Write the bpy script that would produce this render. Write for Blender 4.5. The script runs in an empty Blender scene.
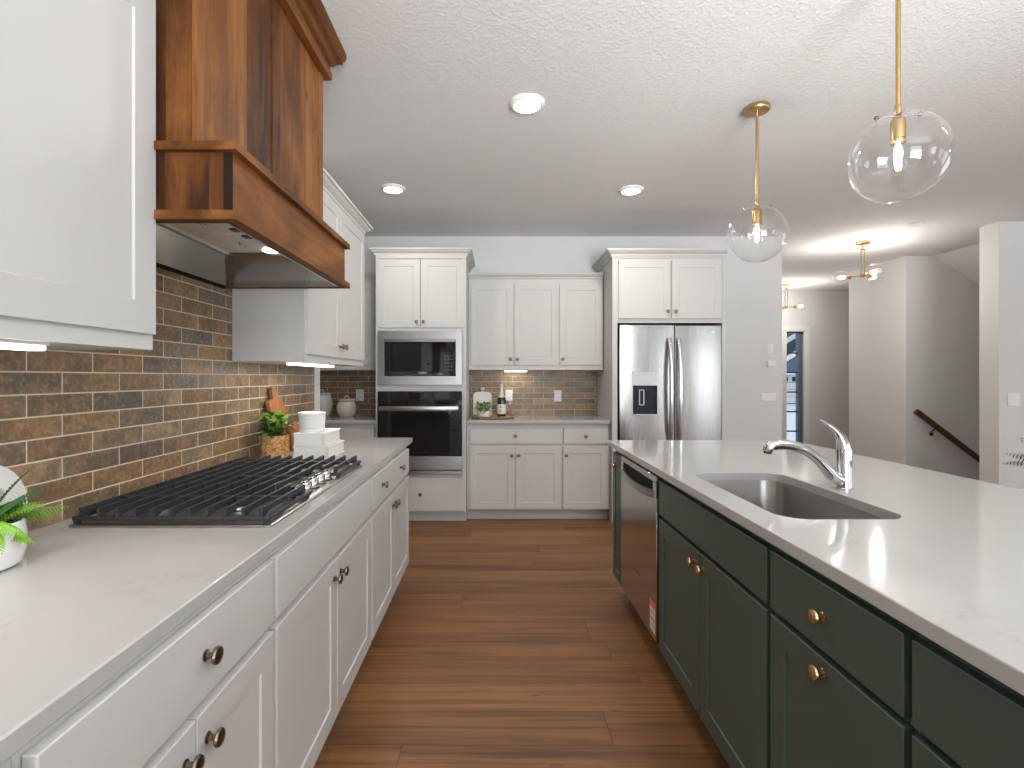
import bpy, bmesh, math, random
from mathutils import Vector, Matrix, Quaternion
PI = math.pi
random.seed(7)
SC = bpy.context.scene
COL = SC.collection

# ------------------------------------------------------------------ camera, world, exposure
EYE = 1.30
FPX = 512.0
cam_d = bpy.data.cameras.new('camera')
cam = bpy.data.objects.new('camera', cam_d)
COL.objects.link(cam)
cam.location = (0, 0, EYE)
cam.rotation_euler = (PI/2, 0, 0)
cam_d.sensor_width = 36
cam_d.lens = 36*FPX/1024
cam_d.shift_x = 17/1024
cam_d.shift_y = -6.6/1024
cam_d.clip_start = 0.05
cam_d.clip_end = 200
SC.camera = cam
SC.cycles.caustics_reflective = False
SC.cycles.caustics_refractive = False

SC.view_settings.view_transform = 'Standard'
SC.view_settings.look = 'None'
SC.view_settings.gamma = 1
SC.view_settings.use_curve_mapping = False
SC.view_settings.exposure = 0.04

world = bpy.data.worlds.new('sky')
SC.world = world
world.use_nodes = True
wn = world.node_tree.nodes
wn.clear()
wo = wn.new('ShaderNodeOutputWorld')
wb = wn.new('ShaderNodeBackground')
wb.inputs['Color'].default_value = (0.80, 0.88, 1.0, 1)
wb.inputs['Strength'].default_value = 1.1
world.node_tree.links.new(wb.outputs[0], wo.inputs[0])

def lamp(name, typ, loc, rot, energy, color=(1, 1, 1), size=1, size_y=None, parent=None, shape=None, spread=None):
    d = bpy.data.lights.new(name, typ)
    d.energy = energy
    d.color = color
    if typ == 'AREA':
        d.shape = shape or ('RECTANGLE' if size_y else 'DISK')
        d.size = size
        if size_y: d.size_y = size_y
        if spread: d.spread = spread
    else:
        d.shadow_soft_size = size
    o = bpy.data.objects.new(name, d)
    COL.objects.link(o)
    if parent is not None:
        o.parent = parent
        o.location = Vector(loc) - root_off(parent)
    else:
        o.location = loc
    o.rotation_euler = rot
    return o

# daylight coming in at the big windows behind and to the right of the camera
DAY = (0.93, 0.97, 1.0)
REAR_WINDOWS = [(-0.3, 2.5), (5.35, 7.4)]          # x ranges, rear wall
SIDE_WINDOWS = [(-3.4, -1.6), (-0.9, 0.9), (1.6, 3.8)]           # y ranges, right wall
REAR_Y, RIGHT_X, CEIL = -4.6, 8.0, 2.743
for a, b in REAR_WINDOWS:
    lamp('daylight', 'AREA', ((a+b)/2, REAR_Y-0.22, 1.35), (PI/2, 0, 0), 52*(b-a), DAY, b-a, 2.0)
for a, b in SIDE_WINDOWS:
    lamp('daylight', 'AREA', (RIGHT_X+0.22, (a+b)/2, 1.35), (PI/2, 0, PI/2), 13*(b-a), DAY, b-a, 2.0)

# added fill lamp behind the camera, aimed at the ceiling to brighten the room
lamp('bounce_fill', 'AREA', (1.35, -2.3, 1.05), (2.42, 0, 0), 180, (0.92, 0.965, 1.0), 1.6, 1.6, spread=1.75)

# ------------------------------------------------------------------ node helper
class NG:
    def __init__(self, name):
        self.m = bpy.data.materials.new(name)
        self.m.use_nodes = True
        self.t = self.m.node_tree
        self.t.nodes.clear()
        self.out = self.t.nodes.new('ShaderNodeOutputMaterial')
    def n(self, typ, **kw):
        nd = self.t.nodes.new(typ)
        for k, v in kw.items(): setattr(nd, k, v)
        return nd
    def set(self, sock, v):
        if isinstance(v, bpy.types.NodeSocket): self.t.links.new(v, sock)
        elif v is not None:
            if isinstance(v, (tuple, list)) and len(v) == 3 and sock.type == 'RGBA': v = (*v, 1)
            sock.default_value = v
    def math(self, op, a, b=None, c=None, clamp=False):
        nd = self.n('ShaderNodeMath', operation=op)
        nd.use_clamp = clamp
        self.set(nd.inputs[0], a)
        if b is not None: self.set(nd.inputs[1], b)
        if c is not None: self.set(nd.inputs[2], c)
        return nd.outputs[0]
    def mix(self, f, a, b, blend='MIX'):
        nd = self.n('ShaderNodeMix', data_type='RGBA', blend_type=blend)
        self.set(nd.inputs[0], f)
        self.set(nd.inputs[6], a)
        self.set(nd.inputs[7], b)
        return nd.outputs[2]
    def ramp(self, f, stops, interp='LINEAR'):
        nd = self.n('ShaderNodeValToRGB')
        cr = nd.color_ramp
        cr.interpolation = interp
        while len(cr.elements) < len(stops): cr.elements.new(0.5)
        for e, (p, c) in zip(cr.elements, stops):
            e.position = p
            e.color = (*c, 1) if len(c) == 3 else c
        self.set(nd.inputs[0], f)
        return nd.outputs[0]
    def obj(self):
        return self.n('ShaderNodeTexCoord').outputs['Object']
    def xyz(self, v):
        nd = self.n('ShaderNodeSeparateXYZ')
        self.set(nd.inputs[0], v)
        return nd.outputs
    def vec(self, x, y, z):
        nd = self.n('ShaderNodeCombineXYZ')
        for s, v in zip(nd.inputs, (x, y, z)): self.set(s, v)
        return nd.outputs[0]
    def noise(self, v, scale, detail=3, rough=0.5, out=0, dist=0):
        nd = self.n('ShaderNodeTexNoise')
        self.set(nd.inputs['Vector'], v)
        nd.inputs['Scale'].default_value = scale
        nd.inputs['Detail'].default_value = detail
        nd.inputs['Roughness'].default_value = rough
        nd.inputs['Distortion'].default_value = dist
        return nd.outputs[out]
    def white(self, v):
        nd = self.n('ShaderNodeTexWhiteNoise', noise_dimensions='3D')
        self.set(nd.inputs['Vector'], v)
        return nd.outputs
    def vmul(self, v, s):
        nd = self.n('ShaderNodeVectorMath', operation='MULTIPLY')
        self.set(nd.inputs[0], v)
        nd.inputs[1].default_value = s
        return nd.outputs[0]
    def vadd(self, a, b):
        nd = self.n('ShaderNodeVectorMath', operation='ADD')
        self.set(nd.inputs[0], a)
        self.set(nd.inputs[1], b)
        return nd.outputs[0]
    def bump(self, h, strength=0.2, dist=0.01):
        nd = self.n('ShaderNodeBump')
        nd.inputs['Strength'].default_value = strength
        nd.inputs['Distance'].default_value = dist
        self.set(nd.inputs['Height'], h)
        return nd.outputs[0]
    def bsdf(self, color, rough=0.5, metal=0, normal=None, spec=None, **kw):
        b = self.n('ShaderNodeBsdfPrincipled')
        self.set(b.inputs['Base Color'], color)
        self.set(b.inputs['Roughness'], rough)
        self.set(b.inputs['Metallic'], metal)
        if normal is not None: self.set(b.inputs['Normal'], normal)
        if spec is not None: b.inputs['Specular IOR Level'].default_value = spec
        for k, v in kw.items(): self.set(b.inputs[k], v)
        self.t.links.new(b.outputs[0], self.out.inputs[0])
        return self.m

def srgb(r, g, b):
    f = lambda c: (c/255)/12.92 if c/255 <= 0.04045 else ((c/255+0.055)/1.055)**2.4
    return (f(r), f(g), f(b))

def plain(name, color, rough=0.5, metal=0, spec=None, var=0.04, scale=6, bump=0):
    g = NG(name)
    o = g.obj()
    nz = g.noise(o, scale, 3)
    dark = tuple(c*(1-var) for c in color)
    lite = tuple(min(1, c*(1+var)) for c in color)
    col = g.mix(nz, dark, lite)
    nm = g.bump(g.noise(o, scale*30, 2), bump, 0.002) if bump else None
    return g.bsdf(col, rough, metal, nm, spec)

def emit(name, color, strength):
    g = NG(name)
    e = g.n('ShaderNodeEmission')
    g.set(e.inputs[0], color)
    e.inputs[1].default_value = strength
    g.t.links.new(e.outputs[0], g.out.inputs[0])
    return g.m

def thin_glass(name, tint=(1, 1, 1), base=0.04, edge=0.55, rough=0.0):
    g = NG(name)
    tr = g.n('ShaderNodeBsdfTransparent')
    g.set(tr.inputs[0], tint)
    gl = g.n('ShaderNodeBsdfGlossy')
    gl.inputs['Roughness'].default_value = rough
    gl.inputs[0].default_value = (1, 1, 1, 1)
    lw = g.n('ShaderNodeLayerWeight')
    lw.inputs[0].default_value = 0.5
    f = g.math('POWER', lw.outputs['Facing'], 3.2)
    f = g.math('MULTIPLY_ADD', f, edge, base)
    mx = g.n('ShaderNodeMixShader')
    g.set(mx.inputs[0], f)
    g.t.links.new(tr.outputs[0], mx.inputs[1])
    g.t.links.new(gl.outputs[0], mx.inputs[2])
    g.t.links.new(mx.outputs[0], g.out.inputs[0])
    return g.m

def tile_mat(name, axis, u0, z0=0.9135, h=0.0572, L=0.2107):
    g = NG(name)
    o = g.obj()
    c = g.xyz(o)
    u, z = c[axis], c[2]
    rz = g.math('DIVIDE', g.math('SUBTRACT', z, z0), h)
    row = g.math('FLOOR', rz)
    fz = g.math('FRACT', rz)
    par = g.math('MODULO', g.math('ADD', row, 200), 2)
    ru = g.math('ADD', g.math('DIVIDE', g.math('SUBTRACT', u, u0), L), g.math('MULTIPLY', par, 0.5))
    cell = g.math('FLOOR', ru)
    fu = g.math('FRACT', ru)
    du = g.math('MULTIPLY', g.math('MINIMUM', fu, g.math('SUBTRACT', 1, fu)), L)
    dz = g.math('MULTIPLY', g.math('MINIMUM', fz, g.math('SUBTRACT', 1, fz)), h)
    d = g.math('MINIMUM', du, dz)
    grout = g.math('LESS_THAN', d, 0.0020)
    wh = g.white(g.vec(cell, row, 4.7))
    off = g.vmul(wh[1], (9, 9, 9))
    p = g.vadd(o, off)
    big = g.noise(p, 9, 4, 0.6)
    fine = g.noise(p, 60, 5, 0.7)
    base = g.ramp(wh[0], [(0, srgb(122, 104, 84)), (0.2, srgb(160, 127, 90)), (0.4, srgb(142, 112, 78)), (0.6, srgb(172, 146, 112)), (0.8, srgb(114, 100, 88)), (1, srgb(160, 122, 82))])
    c1 = g.mix(g.ramp(big, [(0.42, (0, 0, 0)), (0.60, (1, 1, 1))]), base, g.mix(0.6, base, srgb(84, 75, 68)))
    rust = g.ramp(g.noise(p, 14, 3, 0.55, dist=0.6), [(0.52, (0, 0, 0)), (0.66, (1, 1, 1))])
    c2 = g.mix(g.math('MULTIPLY', rust, 0.35), c1, srgb(160, 110, 66))
    c3 = g.mix(g.ramp(fine, [(0.34, (0.6, 0.6, 0.6)), (0.5, (0, 0, 0))]), c2, srgb(96, 82, 70))
    c4 = g.mix(g.ramp(fine, [(0.52, (0, 0, 0)), (0.68, (0.42, 0.42, 0.42))]), c3, srgb(192, 172, 144))
    col = g.mix(grout, c4, srgb(222, 206, 182))
    rough = g.math('MULTIPLY_ADD', grout, 0.4, 0.38)
    edge = g.math('MULTIPLY', d, 1/0.004, clamp=True)
    hgt = g.math('ADD', g.math('MINIMUM', edge, 1), g.math('MULTIPLY', fine, 0.35))
    return g.bsdf(col, rough, 0, g.bump(hgt, 0.5, 0.003))

def floor_mat():
    g = NG('plank_floor')
    o = g.obj()
    c = g.xyz(o)
    wdt, ln = 0.182, 1.50
    ry = g.math('DIVIDE', g.math('ADD', c[1], 20.03), wdt)
    row = g.math('FLOOR', ry)
    fy = g.math('FRACT', ry)
    sh = g.white(g.vec(row, 1.7, 0.4))[0]
    rx = g.math('ADD', g.math('DIVIDE', g.math('ADD', c[0], 30), ln), sh)
    cell = g.math('FLOOR', rx)
    fx = g.math('FRACT', rx)
    wh = g.white(g.vec(cell, row, 8.1))
    dy = g.math('MULTIPLY', g.math('MINIMUM', fy, g.math('SUBTRACT', 1, fy)), wdt)
    dx = g.math('MULTIPLY', g.math('MINIMUM', fx, g.math('SUBTRACT', 1, fx)), ln)
    d = g.math('MINIMUM', dx, dy)
    p = g.vadd(o, g.vmul(wh[1], (7, 7, 7)))
    grain = g.noise(g.vmul(p, (0.7, 26, 1)), 1.6, 6, 0.6, dist=0.5)
    broad = g.noise(g.vmul(p, (0.5, 6, 1)), 1.6, 4, 0.6, dist=1.0)
    base = g.ramp(wh[0], [(0, srgb(96, 62, 39)), (0.3, srgb(138, 95, 58)), (0.55, srgb(112, 74, 46)), (0.8, srgb(156, 110, 68)), (1, srgb(90, 60, 40))])
    c1 = g.mix(g.ramp(broad, [(0.35, (0, 0, 0)), (0.62, (0.75, 0.75, 0.75))]), base, srgb(150, 104, 62))
    c2 = g.mix(g.ramp(grain, [(0.34, (0.6, 0.6, 0.6)), (0.54, (0, 0, 0))]), c1, srgb(70, 45, 29))
    kn = g.n('ShaderNodeTexVoronoi')
    g.set(kn.inputs['Vector'], g.vmul(p, (1.0, 4, 1)))
    kn.inputs['Scale'].default_value = 2.3
    knot = g.math('LESS_THAN', kn.outputs['Distance'], 0.06)
    c2 = g.mix(g.math('MULTIPLY', knot, 0.35), c2, srgb(58, 36, 22))
    gap = g.math('LESS_THAN', d, 0.0012)
    col = g.mix(g.math('MULTIPLY', gap, 0.75), c2, srgb(38, 24, 15))
    rough = g.math('MULTIPLY_ADD', grain, 0.2, 0.33)
    return g.bsdf(col, rough, 0, g.bump(g.math('ADD', grain, g.math('MULTIPLY', g.math('MULTIPLY', d, 400, clamp=True), 0.6)), 0.15, 0.002), spec=0.4)

def wood_mat(name, axis, cols, board=0.0, board_axis=1, rough=0.42, scale=1.0, spec=0.4):
    """grain runs along `axis`; board>0: glued-up boards of that width across board_axis"""
    g = NG(name)
    o = g.obj()
    c = g.xyz(o)
    st = [14*scale]*3
    st[axis] = 1.0*scale
    p = o
    rnd = 0.5
    if board:
        b = g.math('FLOOR', g.math('DIVIDE', g.math('ADD', c[board_axis], 10.037), board))
        wh = g.white(g.vec(b, 2.2, 5.5))
        p = g.vadd(o, g.vmul(wh[1], (5, 5, 5)))
        rnd = wh[0]
    gr = g.noise(g.vmul(p, tuple(st)), 2.6, 6, 0.62, dist=1.0)
    bl = g.noise(g.vmul(p, tuple(s*0.22 if i != axis else s*0.7 for i, s in enumerate(st))), 2.4, 4, 0.6, dist=0.8)
    t = g.math('ADD', g.math('MULTIPLY', gr, 0.30), g.math('MULTIPLY', bl, 0.90))
    if board: t = g.math('ADD', t, g.math('MULTIPLY_ADD', rnd, 0.34, -0.17))
    n = len(cols)
    col = g.ramp(t, [(0.36+0.46*i/(n-1), cc) for i, cc in enumerate(cols)])
    kn = g.n('ShaderNodeTexVoronoi')
    g.set(kn.inputs['Vector'], g.vmul(p, tuple(3.2 if i != axis else 1.6 for i in range(3))))
    kn.inputs['Scale'].default_value = 1.5
    col = g.mix(g.ramp(kn.outputs['Distance'], [(0.03, (0.8, 0.8, 0.8)), (0.075, (0, 0, 0))]), col, tuple(x*0.3 for x in cols[0]))
    return g.bsdf(col, rough, 0, g.bump(gr, 0.08, 0.002), spec=spec)

def steel_mat(name, axis=2, color=(0.44, 0.435, 0.425), rough=0.26, wave=0.0, bow=0.0):
    g = NG(name)
    o = g.obj()
    st = [220]*3
    st[axis] = 2.0
    nz = g.noise(g.vmul(o, tuple(st)), 1, 2)
    r = g.math('MULTIPLY_ADD', nz, 0.10, rough-0.05)
    nm = None
    h = g.math('MULTIPLY', nz, 0.04)
    if wave:
        h = g.math('ADD', h, g.math('MULTIPLY', g.noise(g.vmul(o, (7, 7, 1.1)), 1.0, 1), wave))
    nm = g.bump(h, 0.25, 0.01)
    if bow:      # doors pressed slightly convex, one bow per door
        q = g.math('SUBTRACT', g.math('ABSOLUTE', g.xyz(o)[0]), 0.225)
        nd = g.n('ShaderNodeBump')
        nd.inputs['Strength'].default_value = 1.0
        nd.inputs['Distance'].default_value = 1.0
        g.set(nd.inputs['Height'], g.math('MULTIPLY', g.math('MULTIPLY', q, q), -bow))
        g.set(nd.inputs['Normal'], nm)
        nm = nd.outputs[0]
    return g.bsdf(g.mix(nz, tuple(x*0.94 for x in color), color), r, 1, nm)

def quartz_mat():
    g = NG('quartz')
    o = g.obj()
    n1 = g.noise(o, 2.6, 6, 0.62, dist=1.4)
    v1 = g.math('ABSOLUTE', g.math('SUBTRACT', n1, 0.5))
    vein = g.ramp(v1, [(0.0, (1, 1, 1)), (0.016, (0, 0, 0))])
    msk = g.ramp(g.noise(o, 5.5, 2), [(0.52, (0, 0, 0)), (0.66, (1, 1, 1))])
    f = g.math('MULTIPLY', g.math('MULTIPLY', vein, msk), 0.26)
    cl = g.noise(o, 7, 3)
    base = g.mix(cl, srgb(177, 175, 172), srgb(184, 183, 180))
    col = g.mix(f, base, srgb(150, 146, 140))
    sp = g.ramp(g.noise(o, 160, 2), [(0.66, (0, 0, 0)), (0.74, (0.28, 0.28, 0.28))])
    col = g.mix(sp, col, srgb(180, 176, 170))
    return g.bsdf(col, 0.09, 0, spec=0.32)

def ceiling_mat():
    g = NG('knockdown_ceiling')
    o = g.obj()
    n1 = g.noise(o, 50, 3, 0.55, dist=0.4)
    h = g.ramp(n1, [(0.46, (0, 0, 0)), (0.58, (1, 1, 1))])
    return g.bsdf(srgb(226, 225, 224), 0.9, 0, g.bump(h, 0.25, 0.005))

M = {}
M['white'] = plain('white_cabinet_paint', srgb(200, 198, 195), 0.48, spec=.3, var=0.012, scale=3)
M['wall'] = plain('wall_paint', srgb(219, 218, 216), 0.75, var=0.01, scale=40, bump=0.03)
M['trim'] = plain('white_trim_paint', srgb(232, 231, 228), 0.4, var=0.01)
M['ceil'] = ceiling_mat()
M['floor'] = floor_mat()
M['tile_y'] = tile_mat('brick_tile_side', 1, 1.3815-0.2107*20)
M['tile_x'] = tile_mat('brick_tile_back', 0, 0.603-0.2107*20)
M['quartz'] = quartz_mat()
M['green'] = plain('green_cabinet_paint', srgb(68, 84, 77), 0.38, var=0.03, scale=4)
HOODC = [srgb(58, 33, 15), srgb(95, 57, 27), srgb(122, 76, 38), srgb(147, 97, 52)]
M['hood_z'] = wood_mat('stained_alder_vertical', 2, HOODC, 0.24, 1, rough=.55, spec=.15)
M['hood_y'] = wood_mat('stained_alder_long', 1, HOODC, rough=.55, spec=.15)
M['hood_side'] = wood_mat('stained_alder_side', 2, HOODC, 0.11, 0, rough=.55, spec=.15)
M['steel_v'] = steel_mat('brushed_steel_upright', 2, color=(0.34, 0.335, 0.327), wave=0.7, bow=0.16)
M['steel_h'] = steel_mat('brushed_steel_level', 0, rough=0.3)
M['steel_y'] = steel_mat('brushed_steel_side', 2, color=(0.52, 0.49, 0.47), rough=0.15)
M['liner'] = steel_mat('hood_liner_steel', 1, color=(0.32, 0.30, 0.275), rough=0.2)
M['filter'] = plain('brushed_filter_steel', (0.86, 0.79, 0.72), 0.5, 1, var=0.05)
M['stripgrey'] = plain('light_grey_control_strip', srgb(190, 188, 184), 0.35)
M['sink'] = steel_mat('sink_steel', 1, color=(0.36, 0.34, 0.325), rough=0.3)
M['chrome'] = plain('chrome', (0.64, 0.64, 0.65), 0.06, 1, var=0.01)
M['knobsteel'] = plain('polished_knob_steel', (0.55, 0.54, 0.50), 0.16, 1)
M['traysteel'] = steel_mat('cooktop_steel', 1, color=(0.44, 0.425, 0.41), rough=0.32)
M['brass'] = plain('brushed_brass', srgb(196, 164, 112), 0.28, 1, var=0.05, scale=40)
M['gold'] = plain('satin_gold_knob', srgb(214, 176, 128), 0.26, 1, var=0.04, scale=40)
M['silver'] = plain('pale_silver', (0.82, 0.82, 0.82), 0.18, 1)
M['nickel'] = plain('antique_nickel', srgb(128, 118, 104), 0.3, 1, var=0.1, scale=60)
M['iron'] = plain('cast_iron', srgb(44, 46, 50), 0.5, 0, var=0.1, scale=80, bump=0.1)
M['black'] = plain('black_enamel', srgb(26, 26, 28), 0.3, 0, var=0.05)
M['dark'] = plain('dark_gap', srgb(22, 24, 24), 0.6, 0)
M['dkwood'] = plain('dark_edge_strip', srgb(44, 33, 26), 0.8, 0, spec=.08)
M['blackglass'] = plain('black_glass', (0.010, 0.009, 0.009), 0.04, 0, spec=0.55, var=0.02)
M['navyglass'] = plain('navy_gloss', srgb(27, 35, 50), 0.25, 0, spec=0.3)
M['plastic'] = plain('white_plastic', srgb(236, 235, 232), 0.35, var=0.01)
M['greyplastic'] = plain('grey_plastic', srgb(150, 150, 150), 0.4)
M['ceramic'] = plain('white_ceramic', srgb(232, 231, 230), 0.16, var=0.01)
M['greyceramic'] = plain('lavender_grey_glaze', srgb(196, 189, 188), 0.2, var=0.04)
M['beigeceramic'] = plain('beige_glaze', srgb(208, 192, 176), 0.22, var=0.05)
M['matte_white'] = plain('matte_white', srgb(230, 230, 228), 0.6, var=0.02)
M['page'] = plain('book_page_edges', srgb(222, 219, 212), 0.8, var=0.05, scale=80)
M['marble'] = plain('white_marble', srgb(228, 226, 222), 0.25, var=0.05, scale=9)
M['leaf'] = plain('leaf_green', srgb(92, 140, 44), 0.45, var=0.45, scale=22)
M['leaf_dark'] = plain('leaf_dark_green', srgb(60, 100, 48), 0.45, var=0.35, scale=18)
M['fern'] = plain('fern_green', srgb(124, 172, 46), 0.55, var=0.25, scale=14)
M['fern_dark'] = plain('fern_dark_green', srgb(60, 98, 52), 0.5, var=0.25, scale=14)  # darker green for some pot fronds and the planter fern
M['soil'] = plain('soil', srgb(58, 44, 34), 0.95, var=0.3, scale=90)
M['cork'] = None
M['keypad'] = plain('keypad_grey', srgb(64, 64, 64), 0.4)
M['orange'] = plain('orange_label', srgb(226, 120, 52), 0.5)
M['paper'] = plain('paper_label', srgb(226, 224, 220), 0.6)
M['rail'] = wood_mat('walnut_rail', 0, [srgb(52, 31, 21), srgb(78, 48, 32), srgb(102, 65, 42)], rough=0.35)
M['board'] = wood_mat('acacia_board', 2, [srgb(112, 66, 38), srgb(158, 100, 60), srgb(188, 130, 84)])
M['board_dark'] = wood_mat('walnut_board', 2, [srgb(92, 54, 32), srgb(132, 82, 50), srgb(160, 104, 66)])
M['tray'] = wood_mat('oak_tray', 0, [srgb(126, 98, 66), srgb(162, 130, 92), srgb(190, 158, 118)])
M['globe'] = thin_glass('clear_globe_glass', (0.985, 0.985, 0.985), 0.045, 0.9)
M['pane'] = thin_glass('window_pane_glass', (0.97, 0.98, 0.98), 0.05, 0.5)
M['bulbglass'] = emit('bulb_glow', (1.0, 0.80, 0.55), 9)
M['filament'] = emit('filament', (1.0, 0.83, 0.58), 60)
M['hallbulb'] = emit('hall_bulb_glow', (1.0, 0.84, 0.66), 8)
M['diffuser'] = emit('downlight_glow', (1.0, 0.98, 0.95), 9)
M['led'] = emit('led_strip_glow', (1.0, 0.97, 0.92), 7)
M['hoodlamp'] = emit('hood_lamp_glow', (1.0, 0.84, 0.58), 12)
M['bottle'] = plain('dark_bottle_glass', srgb(22, 30, 24), 0.08, 0, spec=0.6)
M['foil'] = plain('champagne_foil', srgb(214, 206, 190), 0.35, 0.5, var=0.08, scale=60)
M['soffit'] = M['wall']

g = NG('cork')
o = g.obj()
vz = g.n('ShaderNodeTexVoronoi')
g.set(vz.inputs['Vector'], o)
vz.inputs['Scale'].default_value = 130
cc = g.ramp(vz.outputs['Color'], [(0.1, srgb(150, 100, 58)), (0.5, srgb(196, 146, 94)), (0.9, srgb(222, 180, 128))])
M['cork'] = g.bsdf(cc, 0.8, 0, g.bump(vz.outputs['Distance'], 0.4, 0.003))

# ------------------------------------------------------------------ mesh helpers
OFF = {}
def root_off(o):
    while o.parent is not None: o = o.parent
    return Vector(OFF.get(o.name, (0, 0, 0)))

def box(bm, x0, x1, y0, y1, z0, z1, bev=0.0, seg=1):
    if x0 > x1: x0, x1 = x1, x0
    if y0 > y1: y0, y1 = y1, y0
    if z0 > z1: z0, z1 = z1, z0
    r = bmesh.ops.create_cube(bm, size=1)
    vs = r['verts']
    for v in vs:
        v.co = Vector((x0+(v.co.x+.5)*(x1-x0), y0+(v.co.y+.5)*(y1-y0), z0+(v.co.z+.5)*(z1-z0)))
    if bev > 0:
        es = list({e for v in vs for e in v.link_edges})
        bmesh.ops.bevel(bm, geom=es, offset=bev, segments=seg, affect='EDGES', profile=0.5)
    return vs

def fbox(bm, F, u0, u1, v0, v1, w0, w1, bev=0.0, seg=1):
    a, b = F(u0, v0, w0), F(u1, v1, w1)
    return box(bm, a[0], b[0], a[1], b[1], a[2], b[2], bev, seg)

def basis(d):
    d = Vector(d).normalized()
    a = Vector((0, 0, 1)) if abs(d.z) < 0.9 else Vector((1, 0, 0))
    x = a.cross(d).normalized()
    return x, d.cross(x).normalized(), d

def tube(bm, pts, rad, seg=12, caps=True, flat=1.0):
    pts = [Vector(p) for p in pts]
    n = len(pts)
    rr = rad if isinstance(rad, (list, tuple)) else [rad]*n
    x = None
    rings = []
    for i, p in enumerate(pts):
        t = (pts[min(i+1, n-1)]-pts[max(i-1, 0)]).normalized()
        if x is None: x, y, _ = basis(t)
        else:
            x = (x - t*x.dot(t)).normalized()
            y = t.cross(x).normalized()
        rings.append([bm.verts.new(p + (x*math.cos(2*PI*k/seg)*flat + y*math.sin(2*PI*k/seg))*rr[i]) for k in range(seg)])
    for a, b in zip(rings, rings[1:]):
        for k in range(seg):
            bm.faces.new((a[k], a[(k+1) % seg], b[(k+1) % seg], b[k]))
    if caps:
        bm.faces.new(rings[0][::-1])
        bm.faces.new(rings[-1])

def lathe(bm, prof, c=(0, 0, 0), seg=28, d=(0, 0, 1), close=False, sx=1.0, sy=1.0):
    x, y, z = basis(d)
    c = Vector(c)
    rings = []
    for r, h in prof:
        if r < 1e-6: rings.append([bm.verts.new(c+z*h)])
        else: rings.append([bm.verts.new(c+z*h+(x*math.cos(2*PI*k/seg)*sx+y*math.sin(2*PI*k/seg)*sy)*r) for k in range(seg)])
    pairs = list(zip(rings, rings[1:]))
    if close: pairs.append((rings[-1], rings[0]))
    for a, b in pairs:
        for k in range(seg):
            k2 = (k+1) % seg
            if len(a) == 1 and len(b) == 1: continue
            if len(a) == 1: bm.faces.new((a[0], b[k2], b[k]))
            elif len(b) == 1: bm.faces.new((a[k], a[k2], b[0]))
            else: bm.faces.new((a[k], a[k2], b[k2], b[k]))

def cyl(bm, p0, p1, r0, r1=None, seg=20):
    tube(bm, [p0, p1], [r0, r1 if r1 is not None else r0], seg)

def loft(bm, loops, cap0=True, cap1=True):
    rings = [[bm.verts.new(p) for p in lp] for lp in loops]
    n = len(rings[0])
    for a, b in zip(rings, rings[1:]):
        for k in range(n):
            bm.faces.new((a[k], a[(k+1) % n], b[(k+1) % n], b[k]))
    if cap0: bm.faces.new(rings[0][::-1])
    if cap1: bm.faces.new(rings[-1])

def rrect(x0, x1, y0, y1, r, n=6):
    out = []
    for cx, cy, a in ((x1-r, y1-r, 0), (x0+r, y1-r, 90), (x0+r, y0+r, 180), (x1-r, y0+r, 270)):
        for i in range(n+1):
            t = math.radians(a+90*i/n)
            out.append((cx+r*math.cos(t), cy+r*math.sin(t)))
    return out

def sweep(bm, path, prof, closed_prof=True):
    """path: (x,y) polyline; prof: (out, z), out measured to the right of travel; mitred"""
    P = [Vector((a, b)) for a, b in path]
    n = len(P)
    rows = []
    for i in range(n):
        d0 = (P[i]-P[i-1]).normalized() if i > 0 else (P[1]-P[0]).normalized()
        d1 = (P[i+1]-P[i]).normalized() if i < n-1 else d0
        n0, n1 = Vector((d0.y, -d0.x)), Vector((d1.y, -d1.x))
        m = (n0+n1)
        m = m/ (m.dot(n0)) if m.length > 1e-6 else n0
        rows.append([bm.verts.new((P[i].x+m.x*o, P[i].y+m.y*o, z)) for o, z in prof])
    k = len(prof)
    for a, b in zip(rows, rows[1:]):
        for j in range(k if closed_prof else k-1):
            j2 = (j+1) % k
            bm.faces.new((a[j], a[j2], b[j2], b[j]))
    if closed_prof:
        bm.faces.new(rows[0][::-1])
        bm.faces.new(rows[-1])

def prism(bm, F, poly, v0, v1, bev=0.0):
    """poly of (u,w) extruded from v0 to v1"""
    a = [bm.verts.new(F(u, v0, w)) for u, w in poly]
    b = [bm.verts.new(F(u, v1, w)) for u, w in poly]
    n = len(poly)
    fs = [bm.faces.new(a[::-1]), bm.faces.new(b)]
    for k in range(n):
        fs.append(bm.faces.new((a[k], a[(k+1) % n], b[(k+1) % n], b[k])))
    if bev:
        bmesh.ops.recalc_face_normals(bm, faces=fs)
        es = list(set(fs[0].edges) | set(fs[1].edges))
        bmesh.ops.bevel(bm, geom=es, offset=bev, segments=1, affect='EDGES', profile=0.5)

def shaker(bm, F, u0, u1, w0, w1, stile=0.062, t=0.02, rec=0.005, v0=0.0):
    c = 0.0015
    def rect(i, v, extra=0): return [F(u0+i, v, w0+i), F(u1-i, v, w0+i), F(u1-i, v, w1-i), F(u0+i, v, w1-i)]
    loops = [rect(0, v0-t), rect(0, v0-c), rect(c, v0), rect(stile, v0), rect(stile+0.0025, v0-rec*0.85), rect(stile+0.0035, v0-rec)]
    loft(bm, loops)

def slab(bm, F, u0, u1, w0, w1, t=0.02, v0=0.0):
    fbox(bm, F, u0, u1, v0-t, v0, w0, w1, 0.002)

def FL(xf): return lambda u, v, w: Vector((xf+v, u, w))
def FI(xf): return lambda u, v, w: Vector((xf-v, u, w))
def FB(yf): return lambda u, v, w: Vector((u, yf-v, w))

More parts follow.
